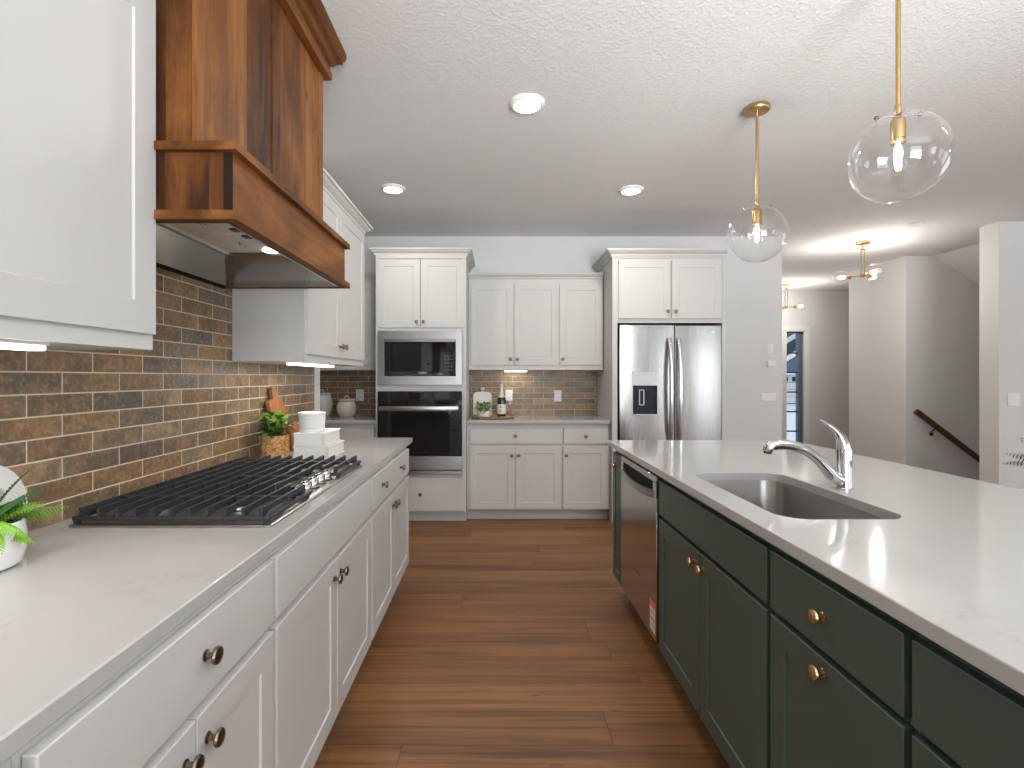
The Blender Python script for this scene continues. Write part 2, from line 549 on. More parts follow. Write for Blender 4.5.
def finish(bm, off=(0, 0, 0), recalc=True, angle=38):
    if recalc: bmesh.ops.recalc_face_normals(bm, faces=bm.faces)
    off = Vector(off)
    for v in bm.verts: v.co -= off
    for f in bm.faces: f.smooth = True
    for e in bm.edges:
        if len(e.link_faces) == 2:
            e.smooth = e.link_faces[0].normal.angle(e.link_faces[1].normal, 0) < math.radians(angle)
    return bm

def tag(o, label=None, cat=None, group=None, kind=None):
    if label: o['label'] = label
    if cat: o['category'] = cat
    if group: o['group'] = group
    if kind: o['kind'] = kind
    return o

def thing(name, label, cat, loc, group=None):
    o = bpy.data.objects.new(name, None)
    o.empty_display_size = 0.1
    COL.objects.link(o)
    o.location = loc
    OFF[o.name] = Vector(loc)
    return tag(o, label, cat, group)

def part(name, bm, mat, parent, label=None, recalc=True, angle=38, kind=None):
    finish(bm, root_off(parent), recalc, angle)
    me = bpy.data.meshes.new(name)
    bm.to_mesh(me)
    bm.free()
    me.materials.append(mat if not isinstance(mat, str) else M[mat])
    o = bpy.data.objects.new(name, me)
    COL.objects.link(o)
    o.parent = parent
    if label: o['label'] = label
    if kind: o['kind'] = kind
    return o

def single(name, bm, mat, label, cat, group=None, recalc=True, angle=38):
    xs = [v.co.x for v in bm.verts]; ys = [v.co.y for v in bm.verts]; zs = [v.co.z for v in bm.verts]
    c = Vector(((min(xs)+max(xs))/2, (min(ys)+max(ys))/2, min(zs)))
    finish(bm, c, recalc, angle)
    me = bpy.data.meshes.new(name)
    bm.to_mesh(me)
    bm.free()
    me.materials.append(M[mat] if isinstance(mat, str) else mat)
    o = bpy.data.objects.new(name, me)
    COL.objects.link(o)
    o.location = c
    OFF[o.name] = c
    return tag(o, label, cat, group)

def struct(name, bm, mat, parent=None, angle=38):
    finish(bm, (0, 0, 0), True, angle)
    me = bpy.data.meshes.new(name)
    bm.to_mesh(me)
    bm.free()
    me.materials.append(M[mat] if isinstance(mat, str) else mat)
    o = bpy.data.objects.new(name, me)
    COL.objects.link(o)
    if parent is None: o['kind'] = 'structure'
    else: o.parent = parent
    return o

def copy_tree(o, parent=None):
    c = o.copy()
    COL.objects.link(c)
    if parent is not None: c.parent = parent
    for ch in list(o.children): copy_tree(ch, c)
    return c

def again(src, loc, label, rotz=None):
    c = copy_tree(src)
    c.location = loc
    if rotz is not None: c.rotation_euler[2] = rotz
    c['label'] = label
    OFF[c.name] = Vector(loc)
    return c

NB = bmesh.new

# ------------------------------------------------------------------ room shell
WX = -1.177          # left wall surface
BY = 5.244           # back wall surface
CT = 0.914           # worktop height
bm = NB()
for r in ((-2.6, 4.9, -4.7, 8.75), (4.9, 8.1, -4.7, 4.925), (4.9, 8.1, 6.086, 8.75)):
    box(bm, r[0], r[1], r[2], r[3], -0.12, 0)
struct('floor', bm, 'floor')
bm = NB()
box(bm, -2.7, 8.1, -4.7, 8.75, CEIL, CEIL+0.12)
struct('ceiling', bm, 'ceil')
bm = NB()
box(bm, -1.30, WX, -4.6, 3.443, 0, CEIL)
wl = struct('wall_left', bm, 'wall')
bm = NB()
box(bm, WX, WX+0.009, -1.2, 3.311, CT, 2.0)
struct('tile_backsplash', bm, 'tile_y', wl)
bm = NB()
box(bm, -2.72, -2.6, 3.32, BY+0.12, 0, CEIL)
box(bm, -2.72, -1.30, 3.20, 3.32, 0, CEIL)
struct('wall_nook', bm, 'wall')
bm = NB()
box(bm, -2.6, 2.94, BY, BY+0.12, 0, CEIL)
wbk = struct('wall_back', bm, 'wall')
bm = NB()
box(bm, -2.6, -1.063, BY-0.008, BY, CT, 1.42)
struct('tile_backsplash', bm, 'tile_x', wbk)
bm = NB()
box(bm, -0.262, 1.042, BY-0.008, BY, CT, 1.42)
struct('tile_backsplash', bm, 'tile_x', wbk)
bm = NB()
box(bm, 2.82, 2.94, BY+0.12, 8.55, 0, CEIL)
struct('wall_hall_left', bm, 'wall')
# far hall wall with the front door and its side window
DX0, DX1, SX0, SX1, DH = 3.86, 4.78, 4.85, 5.165, 2.075
bm = NB()
box(bm, 2.82, DX0, 8.55, 8.69, 0, CEIL)
box(bm, DX0, SX1, 8.55, 8.69, DH, CEIL)
box(bm, SX1, 8.1, 8.55, 8.69, 0, CEIL)
struct('wall_far', bm, 'wall')
bm = NB()
box(bm, 4.885, 8.1, 6.086, 7.065, 0, CEIL)
struct('wall_stair', bm, 'wall')
bm = NB()
box(bm, 4.66, 8.0, 4.736, 4.925, 0, CEIL)
struct('wall_dining', bm, 'wall')
bm = NB()
edges = [-4.6] + [v for a, b in SIDE_WINDOWS for v in (a, b)] + [8.6]
for i in range(0, len(edges), 2): box(bm, RIGHT_X, RIGHT_X+0.12, edges[i], edges[i+1], 0, CEIL)
for a, b in SIDE_WINDOWS:
    box(bm, RIGHT_X, RIGHT_X+0.12, a, b, 0, 0.3)
    box(bm, RIGHT_X, RIGHT_X+0.12, a, b, 2.4, CEIL)
struct('wall_right', bm, 'wall')
bm = NB()
edges = [-1.30] + [v for a, b in REAR_WINDOWS for v in (a, b)] + [8.1]
for i in range(0, len(edges), 2): box(bm, edges[i], edges[i+1], REAR_Y-0.12, REAR_Y, 0, CEIL)
for a, b in REAR_WINDOWS:
    box(bm, a, b, REAR_Y-0.12, REAR_Y, 0, 0.3)
    box(bm, a, b, REAR_Y-0.12, REAR_Y, 2.4, CEIL)
struct('wall_rear', bm, 'wall')
wi = 2
for k, (a, b) in enumerate(REAR_WINDOWS + SIDE_WINDOWS):
    rear = k < len(REAR_WINDOWS)
    F = (lambda u, v, w: Vector((u, REAR_Y+v, w))) if rear else (lambda u, v, w: Vector((RIGHT_X-v, u, w)))
    bm = NB()
    for u0, u1, w0, w1 in ((a, a+.05, .3, 2.4), (b-.05, b, .3, 2.4), (a+.05, b-.05, .3, .35), (a+.05, b-.05, 2.35, 2.4), ((a+b)/2-.03, (a+b)/2+.03, .35, 2.35)):
        fbox(bm, F, u0, u1, -.09, -.03, w0, w1)
    for u0, u1, w0, w1 in ((a-.08, a, .3, 2.48), (b, b+.08, .3, 2.48), (a, b, 2.4, 2.48), (a-.1, b+.1, .26, .3)):
        fbox(bm, F, u0, u1, 0, .018, w0, w1)
    w = struct('window_%d' % wi, bm, 'trim')
    bm = NB()
    fbox(bm, F, a+.05, b-.05, -.062, -.058, .35, 2.35)
    struct('pane', bm, 'pane', w)
    wi += 1
# stair soffit, well walls and steps going down
bm = NB()
X0, sl = 5.21, math.tan(math.radians(32))
pts = [(X0, CEIL), (8.0, CEIL-(8-X0)*sl), (8.0, CEIL)]
prism(bm, lambda u, v, w: Vector((u, v, w)), pts, 4.925, 6.086)
struct('trim_1', bm, 'wall')
bm = NB()
for i in range(12):
    box(bm, 4.9+0.258*i, 8.02, 4.93, 6.08, -2.6, -0.18*(i+1))
struct('trim_2', bm, 'floor')
# baseboards and casing
bm = NB()
box(bm, 4.66, 8.0, 4.722, 4.736, 0, .13); box(bm, 4.646, 4.66, 4.722, 4.925, 0, .13)
struct('baseboard_dining', bm, 'trim')
bm = NB()
box(bm, 4.871, 4.885, 6.086, 7.079, 0, .13)
struct('baseboard_stair', bm, 'trim')
bm = NB()
box(bm, SX1+.09, 8.0, 8.536, 8.55, 0, .13)
box(bm, 2.94, DX0-.09, 8.536, 8.55, 0, .13)
struct('baseboard_far', bm, 'trim')
bm = NB()
box(bm, 2.05, 2.954, BY-.014, BY, 0, .13); box(bm, 2.94, 2.954, BY, 8.536, 0, .13)
struct('baseboard_back', bm, 'trim')
# front door (mostly behind the fridge wall) with hinges, and side window
bm = NB()
FD = FB(8.60)
shaker(bm, FD, DX0+.03, DX1-.02, .02, 1.0, stile=.13, t=.04)
shaker(bm, FD, DX0+.03, DX1-.02, 1.0, 2.03, stile=.13, t=.04)
d1 = struct('door_1', bm, 'trim')
for z in (0.25, 1.05, 1.85):
    bm = NB()
    cyl(bm, (DX1+.005, 8.545, z-.05), (DX1+.005, 8.545, z+.05), .010, seg=10)
    box(bm, DX1-.012, DX1+.02, 8.548, 8.556, z-.05, z+.05)
    struct('hinge', bm, 'black', d1)
bm = NB()
box(bm, DX0-.08, DX0+.02, 8.53, 8.55, 0, DH+.08)
box(bm, DX0, SX1, 8.53, 8.55, DH-.01, DH+.08)
box(bm, SX1-.01, SX1+.08, 8.53, 8.55, 0, DH+.08)
box(bm, DX1, SX0+.01, 8.53, 8.69, 0, DH)
struct('trim_3', bm, 'trim')
M['navyframe'] = plain('slate_blue_frame', srgb(92, 108, 128), 0.4)
bm = NB()
FS = FB(8.62)
for u0, u1, w0, w1 in ((SX0, SX0+.035, 0, DH), (SX1-.075, SX1, 0, DH), (SX0, SX1, 0, .06), (SX0, SX1, DH-.035, DH)):
    fbox(bm, FS, u0, u1, -.05, .03, w0, w1)
w1 = struct('window_1', bm, 'navyframe')
bm = NB()
for i in range(1, 6):
    z = 2.04-.329*i
    fbox(bm, FS, SX0+.035, SX1-.075, -.016, .012, z-.011, z+.011)
struct('muntin', bm, 'dark', w1)
bm = NB()
fbox(bm, FS, SX0+.035, SX1-.075, -.004, .0, .06, DH-.035)
struct('pane', bm, 'pane', w1)

# outside: snowy ground and the house across the street
M['snow'] = plain('snow', srgb(244, 246, 250), 0.8, var=0.03)
M['siding'] = plain('blue_siding', srgb(78, 102, 132), 0.7)
M['roofing'] = plain('grey_shingle', srgb(70, 84, 102), 0.9, var=0.15, scale=60)
M['housewhite'] = plain('white_house_trim', srgb(240, 240, 240), 0.6)
bm = NB()
box(bm, -10, 60, 8.75, 70, -.4, -.15)
struct('snow_ground', bm, 'snow')
hs = thing('house', 'blue sided house with white gable trim beyond the side window', 'house', (18, 32, -.15))
bm = NB()
box(bm, 12.0, 24.2, 28, 38, -.15, 2.7)
prism(bm, FB(28.01), [(14.9, 2.7), (24.2, 2.7), (19.55, 5.49)], -1, 0)
part('wall', bm, 'siding', hs)
bm = NB()
prism(bm, FB(27.7), [(14.4, 2.42), (19.55, 5.51), (24.7, 2.42), (24.7, 2.62), (19.55, 5.71), (14.4, 2.62)], -10, 0)
part('roof', bm, 'roofing', hs)
bm = NB()
prism(bm, FB(29.0), [(8, 2.65), (26, 2.65), (26, 2.8), (23, 6.3), (11, 6.3), (8, 2.8)], -8, 0)
part('rear_roof', bm, 'roofing', hs)
bm = NB()
prism(bm, FB(27.6), [(14.4, 2.36), (19.55, 5.45), (24.7, 2.36), (24.7, 2.62), (19.55, 5.72), (14.4, 2.62)], 0, .12)
part('gable_trim', bm, 'housewhite', hs)
bm = NB()
prism(bm, FB(26.6), [(14.1, 1.52), (17.4, 3.5), (20.7, 1.52), (20.7, 1.78), (17.4, 3.78), (14.1, 1.78)], 0, .1)
box(bm, 14.0, 20.8, 26.6, 28.0, 1.42, 1.54)
part('porch_trim', bm, 'housewhite', hs)
bm = NB()
prism(bm, FB(26.61), [(14.1, 1.54), (20.7, 1.54), (17.4, 3.5)], -1.4, 0)
part('porch_gable', bm, 'siding', hs)
bm = NB()
for k in range(4): box(bm, 15.0, 19.0, 27.9, 28.0, -.1+.38*k, .26+.38*k)
gd = part('garage_door', bm, 'housewhite', hs)
for k in range(4):
    bm = NB()
    box(bm, 15.3+.9*k, 15.95+.9*k, 27.86, 27.9, 1.08, 1.32)
    part('window', bm, 'dark', gd)

# ------------------------------------------------------------------ knobs
def knob_mesh(name, d, mat):
    bm = NB()
    lathe(bm, [(0, 0), (.010, 0), (.010, .002), (.0062, .004), (.0055, .012), (.008, .016), (.0150, .018), (.0162, .021), (.0150, .025), (.009, .0275), (0, .0282)], d=d, seg=20,
          sx=1.0, sy=1.0)
    finish(bm)
    me = bpy.data.meshes.new(name)
    bm.to_mesh(me)
    bm.free()
    me.materials.append(M[mat])
    return me
KN = {}
for key, d in (('L', (1, 0, 0)), ('I', (-1, 0, 0)), ('B', (0, -1, 0))):
    for mt in ('nickel', 'gold'): KN[key, mt] = knob_mesh('knob', d, mt)
def knob(parent, F, key, mt, u, w, v=0.0):
    o = bpy.data.objects.new('knob', KN[key, mt])
    COL.objects.link(o)
    o.parent = parent
    o.location = F(u, v, w) - root_off(parent)
    o['label'] = 'brass round knob' if mt == 'gold' else 'dark nickel round knob'
    return o

def fronts_on(t, F, key, mt, mat, fronts):
    for f in fronts:
        bm = NB()
        u0, u1, w0, w1 = f['r']
        if f.get('flat'): slab(bm, F, u0, u1, w0, w1)
        else: shaker(bm, F, u0, u1, w0, w1, f.get('stile', 0.062))
        p = part(f['k'], bm, mat, t, angle=8)
        for u, w in f.get('knobs', ()): knob(p, F, key, mt, u, w)

def base_cab(name, label, F, key, mt, mat, u0, u1, depth, toe, top, fronts, hollow=False, toe_in=0.075, group=None):
    t = thing(name, label, 'cabinet', F((u0+u1)/2, -depth/2, 0), group)
    bm = NB()
    if hollow:
        fbox(bm, F, u0, u0+.018, -depth, -.02, toe, top)
        fbox(bm, F, u1-.018, u1, -depth, -.02, toe, top)
        fbox(bm, F, u0+.018, u1-.018, -depth, -.04, toe, toe+.018)
        fbox(bm, F, u0+.018, u1-.018, -depth, -depth+.01, toe+.018, top)
        fbox(bm, F, u0+.018, u1-.018, -.04, -.02, toe, top)
    else:
        fbox(bm, F, u0, u1, -depth, -.02, toe, top)
    part('carcass', bm, mat, t)
    bm = NB()
    fbox(bm, F, u0, u1, -depth, -.02-toe_in, 0, toe)
    part('toe_kick', bm, mat, t)
    fronts_on(t, F, key, mt, mat, fronts)
    return t

# ------------------------------------------------------------------ left run: base cabinets and worktop
XF = -0.523
F = FL(XF)
DEP = XF - (WX+0.010)
TOE_L, DZ0, DZ1, PZ0, PZ1 = 0.155, 0.722, 0.868, 0.176, 0.700
def pair(u0, u1, knob_z=None, m='L', gap=0.004, koff=0.036, w0=PZ0, w1=PZ1, kd=0.055):
    mid = (u0+u1)/2
    kz = w1-kd
    return [dict(k='door', r=(u0, mid-gap/2, w0, w1), knobs=[(mid-koff, kz)]),
            dict(k='door', r=(mid+gap/2, u1, w0, w1), knobs=[(mid+koff, kz)])]
LB = [(-0.36, 0.575), (0.575, 1.2205), (1.2205, 2.177), (2.177, 3.125)]
LLAB = ['white base cabinet under the left worktop, beside the camera and nearest of the run',
        'white base cabinet under the left worktop, between the camera and the cooktop cabinet',
        'white base cabinet directly under the gas cooktop',
        'white base cabinet at the far end of the left run, its drawer with two knobs']
for i, (a, b) in enumerate(LB):
    a2, b2 = a+.010, b-.010
    mid = (a2+b2)/2
    kn = [(.925, .798)] if i == 1 else [(mid, .798)]
    if i == 2: kn = []
    if i == 3: kn = [(2.375, .803), (2.825, .803)]
    fr = [dict(k='drawer', r=(a2, b2, DZ0, DZ1), knobs=kn, flat=True)] + pair(a2, b2, koff=.034)
    base_cab('base_cabinet', LLAB[i], F, 'L', 'nickel', 'white', a, b-.001, DEP, TOE_L, 0.8838, fr, group='white base cabinets of the left run')
bm = NB()
box(bm, WX+.0095, -0.528, -0.40, 3.285, 0.884, CT, 0.003)
single('worktop', bm, 'quartz', 'white quartz worktop along the brick tiled wall, carrying the gas cooktop', 'worktop')

# ------------------------------------------------------------------ left uppers
XU = -0.835
F = FL(XU)
UD = XU - WX - .010
def upper(name, label, F, key, u0, u1, depth, z0, z1, doors, mat='white', side=None):
    t = thing(name, label, 'cabinet', F((u0+u1)/2, -depth/2, z0))
    bm = NB()
    fbox(bm, F, u0, u1, -depth, -.011, z0, z1)
    part('carcass', bm, mat, t)
    fronts_on(t, F, key, 'nickel', mat, doors)
    return t
def crown_prof(z0, z1, p):
    h = z1-z0
    return [(-.004, z0), (.008, z0), (.010, z0+.18*h), (.018, z0+.24*h), (.32*p, z0+.42*h), (.62*p, z0+.58*h), (.80*p, z0+.70*h), (.84*p, z0+.78*h), (p, z0+.80*h), (p, z1), (-.004, z1)]
def udoors(u0, u1, z0, z1, n=2, single_knob=None, kz=None):
    if n == 2:
        mid = (u0+u1)/2
        return [dict(k='door', r=(u0, mid-.002, z0, z1), knobs=[(mid-.030, z0+.06)]), dict(k='door', r=(mid+.002, u1, z0, z1), knobs=[(mid+.030, z0+.06)])]
t = upper('wall_cabinet', 'white wall cabinet at upper left, nearest the camera beside the wooden hood', F, 'L', 0.26, 1.2655, UD, 1.368, 2.26, [dict(d, stile=.074) for d in udoors(.27, 1.262, 1.405, 2.235)])
bm = NB()
sweep(bm, [(XU-.011, 1.2655), (XU-.011, 0.25)][::-1], crown_prof(2.235, 2.30, .055))
part('crown_molding', bm, 'white', t)
t = upper('wall_cabinet', 'white wall cabinet between the wooden hood and the end of the tiled wall', F, 'L', 2.274, 3.289, UD, 1.372, 2.24, udoors(2.288, 3.275, 1.405, 2.215))
bm = NB()
sweep(bm, [(XU-.02, 2.285), (XU-.02, 3.289), (WX+.012, 3.289)], crown_prof(2.205, 2.278, .058))
part('crown_molding', bm, 'white', t)

# ------------------------------------------------------------------ back run
YB = 4.613
F = FB(YB)
BD = BY - YB - .010
BX0, BX1 = -.256, 1.036
t = base_cab('base_cabinet', 'white base cabinet on the back wall between wall oven and refrigerator', F, 'B', 'nickel', 'white', BX0, BX1, BD, 0.108, .8838, [
    dict(k='drawer', r=(-.225, .602, .702, .842), knobs=[(.183, .776)], flat=True),
    dict(k='drawer', r=(.618, 1.018, .702, .842), knobs=[(.817, .772)], flat=True),
    dict(k='door', r=(-.225, .178, .112, .678), knobs=[(.150, .598)]),
    dict(k='door', r=(.184, .595, .112, .678), knobs=[(.213, .598)]),
    dict(k='door', r=(.613, 1.018, .112, .678), knobs=[(.642, .598)])])
bm = NB()
box(bm, BX0, BX1, 4.592, BY-.0095, .884, CT, .003)
single('worktop', bm, 'quartz', 'white quartz worktop on the back wall carrying the round tray', 'worktop')
t = base_cab('base_cabinet', 'white base cabinet in the corner nook left of the wall oven', F, 'B', 'nickel', 'white', -2.59, -1.068, BD, 0.108, .8838, [
    dict(k='drawer', r=(-1.83, -1.09, .702, .842), knobs=[(-1.46, .776)], flat=True),
    dict(k='drawer', r=(-2.57, -1.85, .702, .842), knobs=[(-2.21, .776)], flat=True),
    ] + pair(-1.83, -1.09, w0=.112, w1=.678) + pair(-2.57, -1.85, w0=.112, w1=.678))
bm = NB()
box(bm, -2.595, -1.066, 4.592, BY-.0095, .884, CT, .003)
single('worktop', bm, 'quartz', 'white quartz worktop in the corner nook under the lidded jars', 'worktop')

YU = 4.900
F = FB(YU)
UDB = BY - YU - .010
t = upper('wall_cabinet', 'white three-door wall cabinet on the back wall above the round tray', F, 'B', -.254, 1.034, UDB, 1.372, 2.255, [
    dict(k='door', r=(-.232, .176, 1.418, 2.198), knobs=[(.148, 1.475)]),
    dict(k='door', r=(.186, .602, 1.418, 2.198), knobs=[(.214, 1.475)]),
    dict(k='door', r=(.620, 1.022, 1.418, 2.198), knobs=[(.648, 1.475)])])
bm = NB()
sweep(bm, [(-.254, YU+.02), (1.034, YU+.02)], crown_prof(2.232, 2.296, .05))
part('crown_molding', bm, 'white', t)
t = upper('wall_cabinet', 'white wall cabinet in the corner nook above the lidded jars', F, 'B', -2.59, -1.068, UDB, 1.372, 2.255,
          udoors(-2.57, -1.85, 1.418, 2.198) + udoors(-1.83, -1.09, 1.418, 2.198))
bm = NB()
sweep(bm, [(-2.59, YU+.02), (-1.068, YU+.02)], crown_prof(2.232, 2.296, .05))
part('crown_molding', bm, 'white', t)

# tall oven cabinet
YO = 4.560
F = FB(YO)
OX0, OX1 = -1.063, -.259
OD = BY-YO-.010
t = thing('oven_cabinet', 'tall white cabinet on the back wall housing microwave and wall oven', 'cabinet', F((OX0+OX1)/2, -OD/2, 0))
bm = NB()
for u0, u1, v0, v1, w0, w1 in (
        (OX0, OX0+.018, -OD, -.02, .09, 2.40), (OX1-.018, OX1, -OD, -.02, .09, 2.40),
        (OX0+.018, OX1-.018, -OD, -OD+.01, .09, 2.40), (OX0+.018, OX1-.018, -OD+.01, -.02, 1.725, 2.40),
        (OX0+.018, OX1-.018, -OD+.01, -.02, 1.172, 1.232), (OX0+.018, OX1-.018, -OD+.01, -.02, .09, .438)):
    fbox(bm, F, u0, u1, v0, v1, w0, w1)
part('carcass', bm, 'white', t)
bm = NB()
fbox(bm, F, OX0, OX0+.022, -.02, -.004, .10, 2.40); fbox(bm, F, OX1-.034, OX1, -.02, -.004, .10, 2.40)
fbox(bm, F, OX0+.022, OX1-.034, -.02, -.004, 1.178, 1.230)
fbox(bm, F, OX0+.022, OX1-.034, -.02, -.004, 1.716, 1.735)
fbox(bm, F, OX0+.022, OX1-.034, -.02, -.004, 2.36, 2.40)
part('face_frame', bm, 'white', t)
bm = NB()
fbox(bm, F, OX0, OX1, -OD, -.02-.065, 0, .09)
part('toe_kick', bm, 'white', t)
fronts_on(t, F, 'B', 'nickel', 'white', [
    dict(k='door', r=(OX0+.016, -.667, 1.743, 2.353), knobs=[(-.695, 1.795)], stile=.062),
    dict(k='door', r=(-.661, OX1-.020, 1.743, 2.353), knobs=[(-.633, 1.795)], stile=.062),
    dict(k='drawer', r=(OX0+.016, OX1-.018, .112, .408), knobs=[(-.664, .262)], flat=True)])
bm = NB()
sweep(bm, [(OX0, BY-.01), (OX0, YO+.02), (OX1, YO+.02), (OX1, BY-.01)], crown_prof(2.375, 2.449, .055))
part('crown_molding', bm, 'white', t)

# microwave
def ux(px, Y): return (px-495)*Y/512
def wz(py, Y): return EYE-(py-377.4)*Y/512
YM = YO-.004
F = FB(YM)
a, b = OX0+.022+.0015, OX1-.034-.0015
t = thing('microwave', 'built-in stainless microwave with dark window above the wall oven', 'microwave', F((a+b)/2, -.2, 1.2325))
z0, z1 = 1.2325, 1.714
i0, i1, j0, j1 = ux(384.6, YM), ux(455.9, YM), wz(376.3, YM), wz(339.6, YM)
bm = NB()
for u0, u1, w0, w1 in ((a, i0, z0, z1), (i1, b, z0, z1), (i0, i1, z0, j0), (i0, i1, j1, z1)):
    fbox(bm, F, u0, u1, 0.0005, .012, w0, w1)
part('trim_kit', bm, 'steel_h', t)
bm = NB()
fbox(bm, F, i0+.001, i1-.001, -.36, .004, j0+.001, j1-.024)
part('door', bm, 'blackglass', t)
bm = NB()
fbox(bm, F, i0+.004, i1-.004, -.01, .022, j1-.022, j1-.006, .003)
part('handle', bm, 'steel_h', t)
bm = NB()
fbox(bm, F, i1-.13, i1-.004, .0035, .0055, j0+.008, j1-.03)
cp = part('control_panel', bm, 'blackglass', t)
for r in range(5):
    for c in range(3):
        bm = NB()
        fbox(bm, F, i1-.105+.030*c, i1-.087+.030*c, .005, .0062, j0+.05+.032*r, j0+.060+.032*r)
        part('button', bm, 'keypad', cp)

# wall oven
t = thing('wall_oven', 'black glass wall oven with steel bar handle below the microwave', 'oven', F((a+b)/2, -.25, .4405))
z0, z1 = .4405, 1.1765
bm = NB()
fbox(bm, F, a+.004, b-.004, -.50, .0, z0, z1-.003)
part('body', bm, 'black', t)
bm = NB()
fbox(bm, F, a, b, .0005, .022, wz(404.5, YM), z1, .002)
part('control_panel', bm, 'blackglass', t)
bm = NB()
fbox(bm, F, a, b, .0005, .028, wz(455.5, YM), wz(405.2, YM), .002)
dr = part('door', bm, 'blackglass', t)
bm = NB()
hz = wz(408.2, YM)
fbox(bm, F, ux(380, YM), ux(459, YM), .050, .068, hz-.021, hz+.021, .005, 2)
for uu in (ux(386, YM), ux(453, YM)): fbox(bm, F, uu-.012, uu+.012, .026, .052, hz-.012, hz+.012)
part('handle', bm, 'steel_h', dr, 'brushed steel handle')
bm = NB()
fbox(bm, F, a, b, .0005, .026, wz(469.3, YM), wz(455.8, YM), .002)
part('lower_panel', bm, 'steel_h', t)
bm = NB()
fbox(bm, F, a, b, .0005, .016, z0, wz(470.4, YM), .002)
part('vent_trim', bm, 'steel_h', t)

# fridge cabinet
YF = 4.530
F = FB(YF)
FX0, FX1 = 1.043, 2.048
FDp = BY-YF-.010
t = thing('fridge_cabinet', 'white two-door cabinet and side panels around the steel refrigerator', 'cabinet', F((FX0+FX1)/2, -FDp/2, 0))
bm = NB()
fbox(bm, F, FX0, FX0+.044, -FDp, -.018, 0, 2.38)
part('side_panel', bm, 'white', t)
bm = NB()
fbox(bm, F, FX1-.030, FX1, -FDp, -.018, 0, 2.38)
part('side_panel', bm, 'white', t)
bm = NB()
fbox(bm, F, FX0+.044, FX1-.030, -FDp, -.02, 1.785, 2.38)
part('carcass', bm, 'white', t)
fronts_on(t, F, 'B', 'nickel', 'white', [
    dict(k='door', r=(FX0+.050, 1.552, 1.822, 2.335), knobs=[(1.526, 1.882)]),
    dict(k='door', r=(1.568, FX1-.040, 1.822, 2.335), knobs=[(1.596, 1.882)])])
bm = NB()
sweep(bm, [(FX0, BY-.01), (FX0, YF+.018), (FX1, YF+.018)], crown_prof(2.36, 2.434, .055))
part('crown_molding', bm, 'white', t)

# refrigerator
YR = 4.545
F = FB(YR)
t = thing('refrigerator', 'stainless french door refrigerator with ice and water dispenser', 'refrigerator', F(1.555, -.3, 0))
r0, r1 = 1.107, 2.012
mid = ux(674.4, YR)
bm = NB()
fbox(bm, F, r0+.008, r1-.008, -.66, -.045, .02, 1.752)
for uu in (r0+.06, r1-.06): fbox(bm, F, uu-.03, uu+.03, -.6, -.08, 0, .02)
part('body', bm, 'black', t)
zt, zb, zd = 1.763, .03, .70
dx0, dx1, dz0, dz1 = ux(632, YR), ux(658, YR), wz(415, YR), wz(372, YR)
bm = NB()
# left door built around the dispenser recess
for u0, u1, w0, w1 in ((r0, dx0, zd, zt), (dx1, mid-.0035, zd, zt), (dx0, dx1, zd, dz0), (dx0, dx1, dz1, zt)):
    fbox(bm, F, u0, u1, -.042, .0, w0, w1)
bmesh.ops.remove_doubles(bm, verts=bm.verts, dist=1e-5)
ld = part('door', bm, 'steel_v', t)
bm = NB()
fbox(bm, F, mid+.0035, r1, -.042, .0, zd, zt, .006, 2)
rd = part('door', bm, 'steel_v', t, angle=12)
bm = NB()
fbox(bm, F, r0, r1, -.042, .0, zb, zd-.006, .004)
part('freezer_drawer', bm, 'steel_v', t)
for door, px in ((ld, 671.0), (rd, 680.2)):
    bm = NB()
    pts, n = [], 18
    for i in range(n+1):
        s = i/n
        w = .745+(wz(338.5, YR)-.745)*s
        pts.append(F(ux(px, YR-.05), .012+.050*math.sin(PI*s)**.55, w))
    tube(bm, pts, .0175, 12, flat=1.0)
    part('handle', bm, 'silver', door)
bm = NB()
lathe(bm, [(0, 0), (.017, 0), (.017, .003), (0, .0035)], F(ux(713, YR), 0, wz(332.5, YR)), d=(0, -1, 0), seg=20)
part('badge', bm, 'plastic', rd)
zmid = wz(385.5, YR)
bm = NB()
for u0, u1, w0, w1 in ((dx0, dx0+.007, dz0, dz1), (dx1-.007, dx1, dz0, dz1), (dx0, dx1, dz0, dz0+.008), (dx0, dx1, dz1-.014, dz1)):
    fbox(bm, F, u0, u1, -.03, .004, w0, w1)
dsp = part('dispenser', bm, 'silver', t, 'silver framed water dispenser')
bm = NB()
fbox(bm, F, dx0+.007, dx1-.007, -.035, -.006, zmid, dz1-.014)
part('display', bm, 'silver', dsp)
bm = NB()
n = 10
lp = []
for i in range(n+1):
    s = i/n
    lp.append((dx0+.007+(dx1-dx0-.014)*s, -.034-.0*s))
fbox(bm, F, dx0+.007, dx1-.007, -.040, -.034, dz0+.008, zmid)
fbox(bm, F, dx0+.007, dx1-.007, -.034, -.002, zmid-.010, zmid)
part('recess', bm, 'navyglass', dsp)
bm = NB()
p0, p1, q0, q1 = ux(640, YR), ux(645, YR), wz(405.5, YR), wz(389.5, YR)
for u0, u1, w0, w1 in ((p0, p0+.006, q0, q1), (p1-.006, p1, q0, q1), (p0, p1, q0, q0+.007), (p0, p1, q1-.007, q1)):
    fbox(bm, F, u0, u1, -.033, -.020, w0, w1)
part('paddle', bm, 'plastic', dsp)

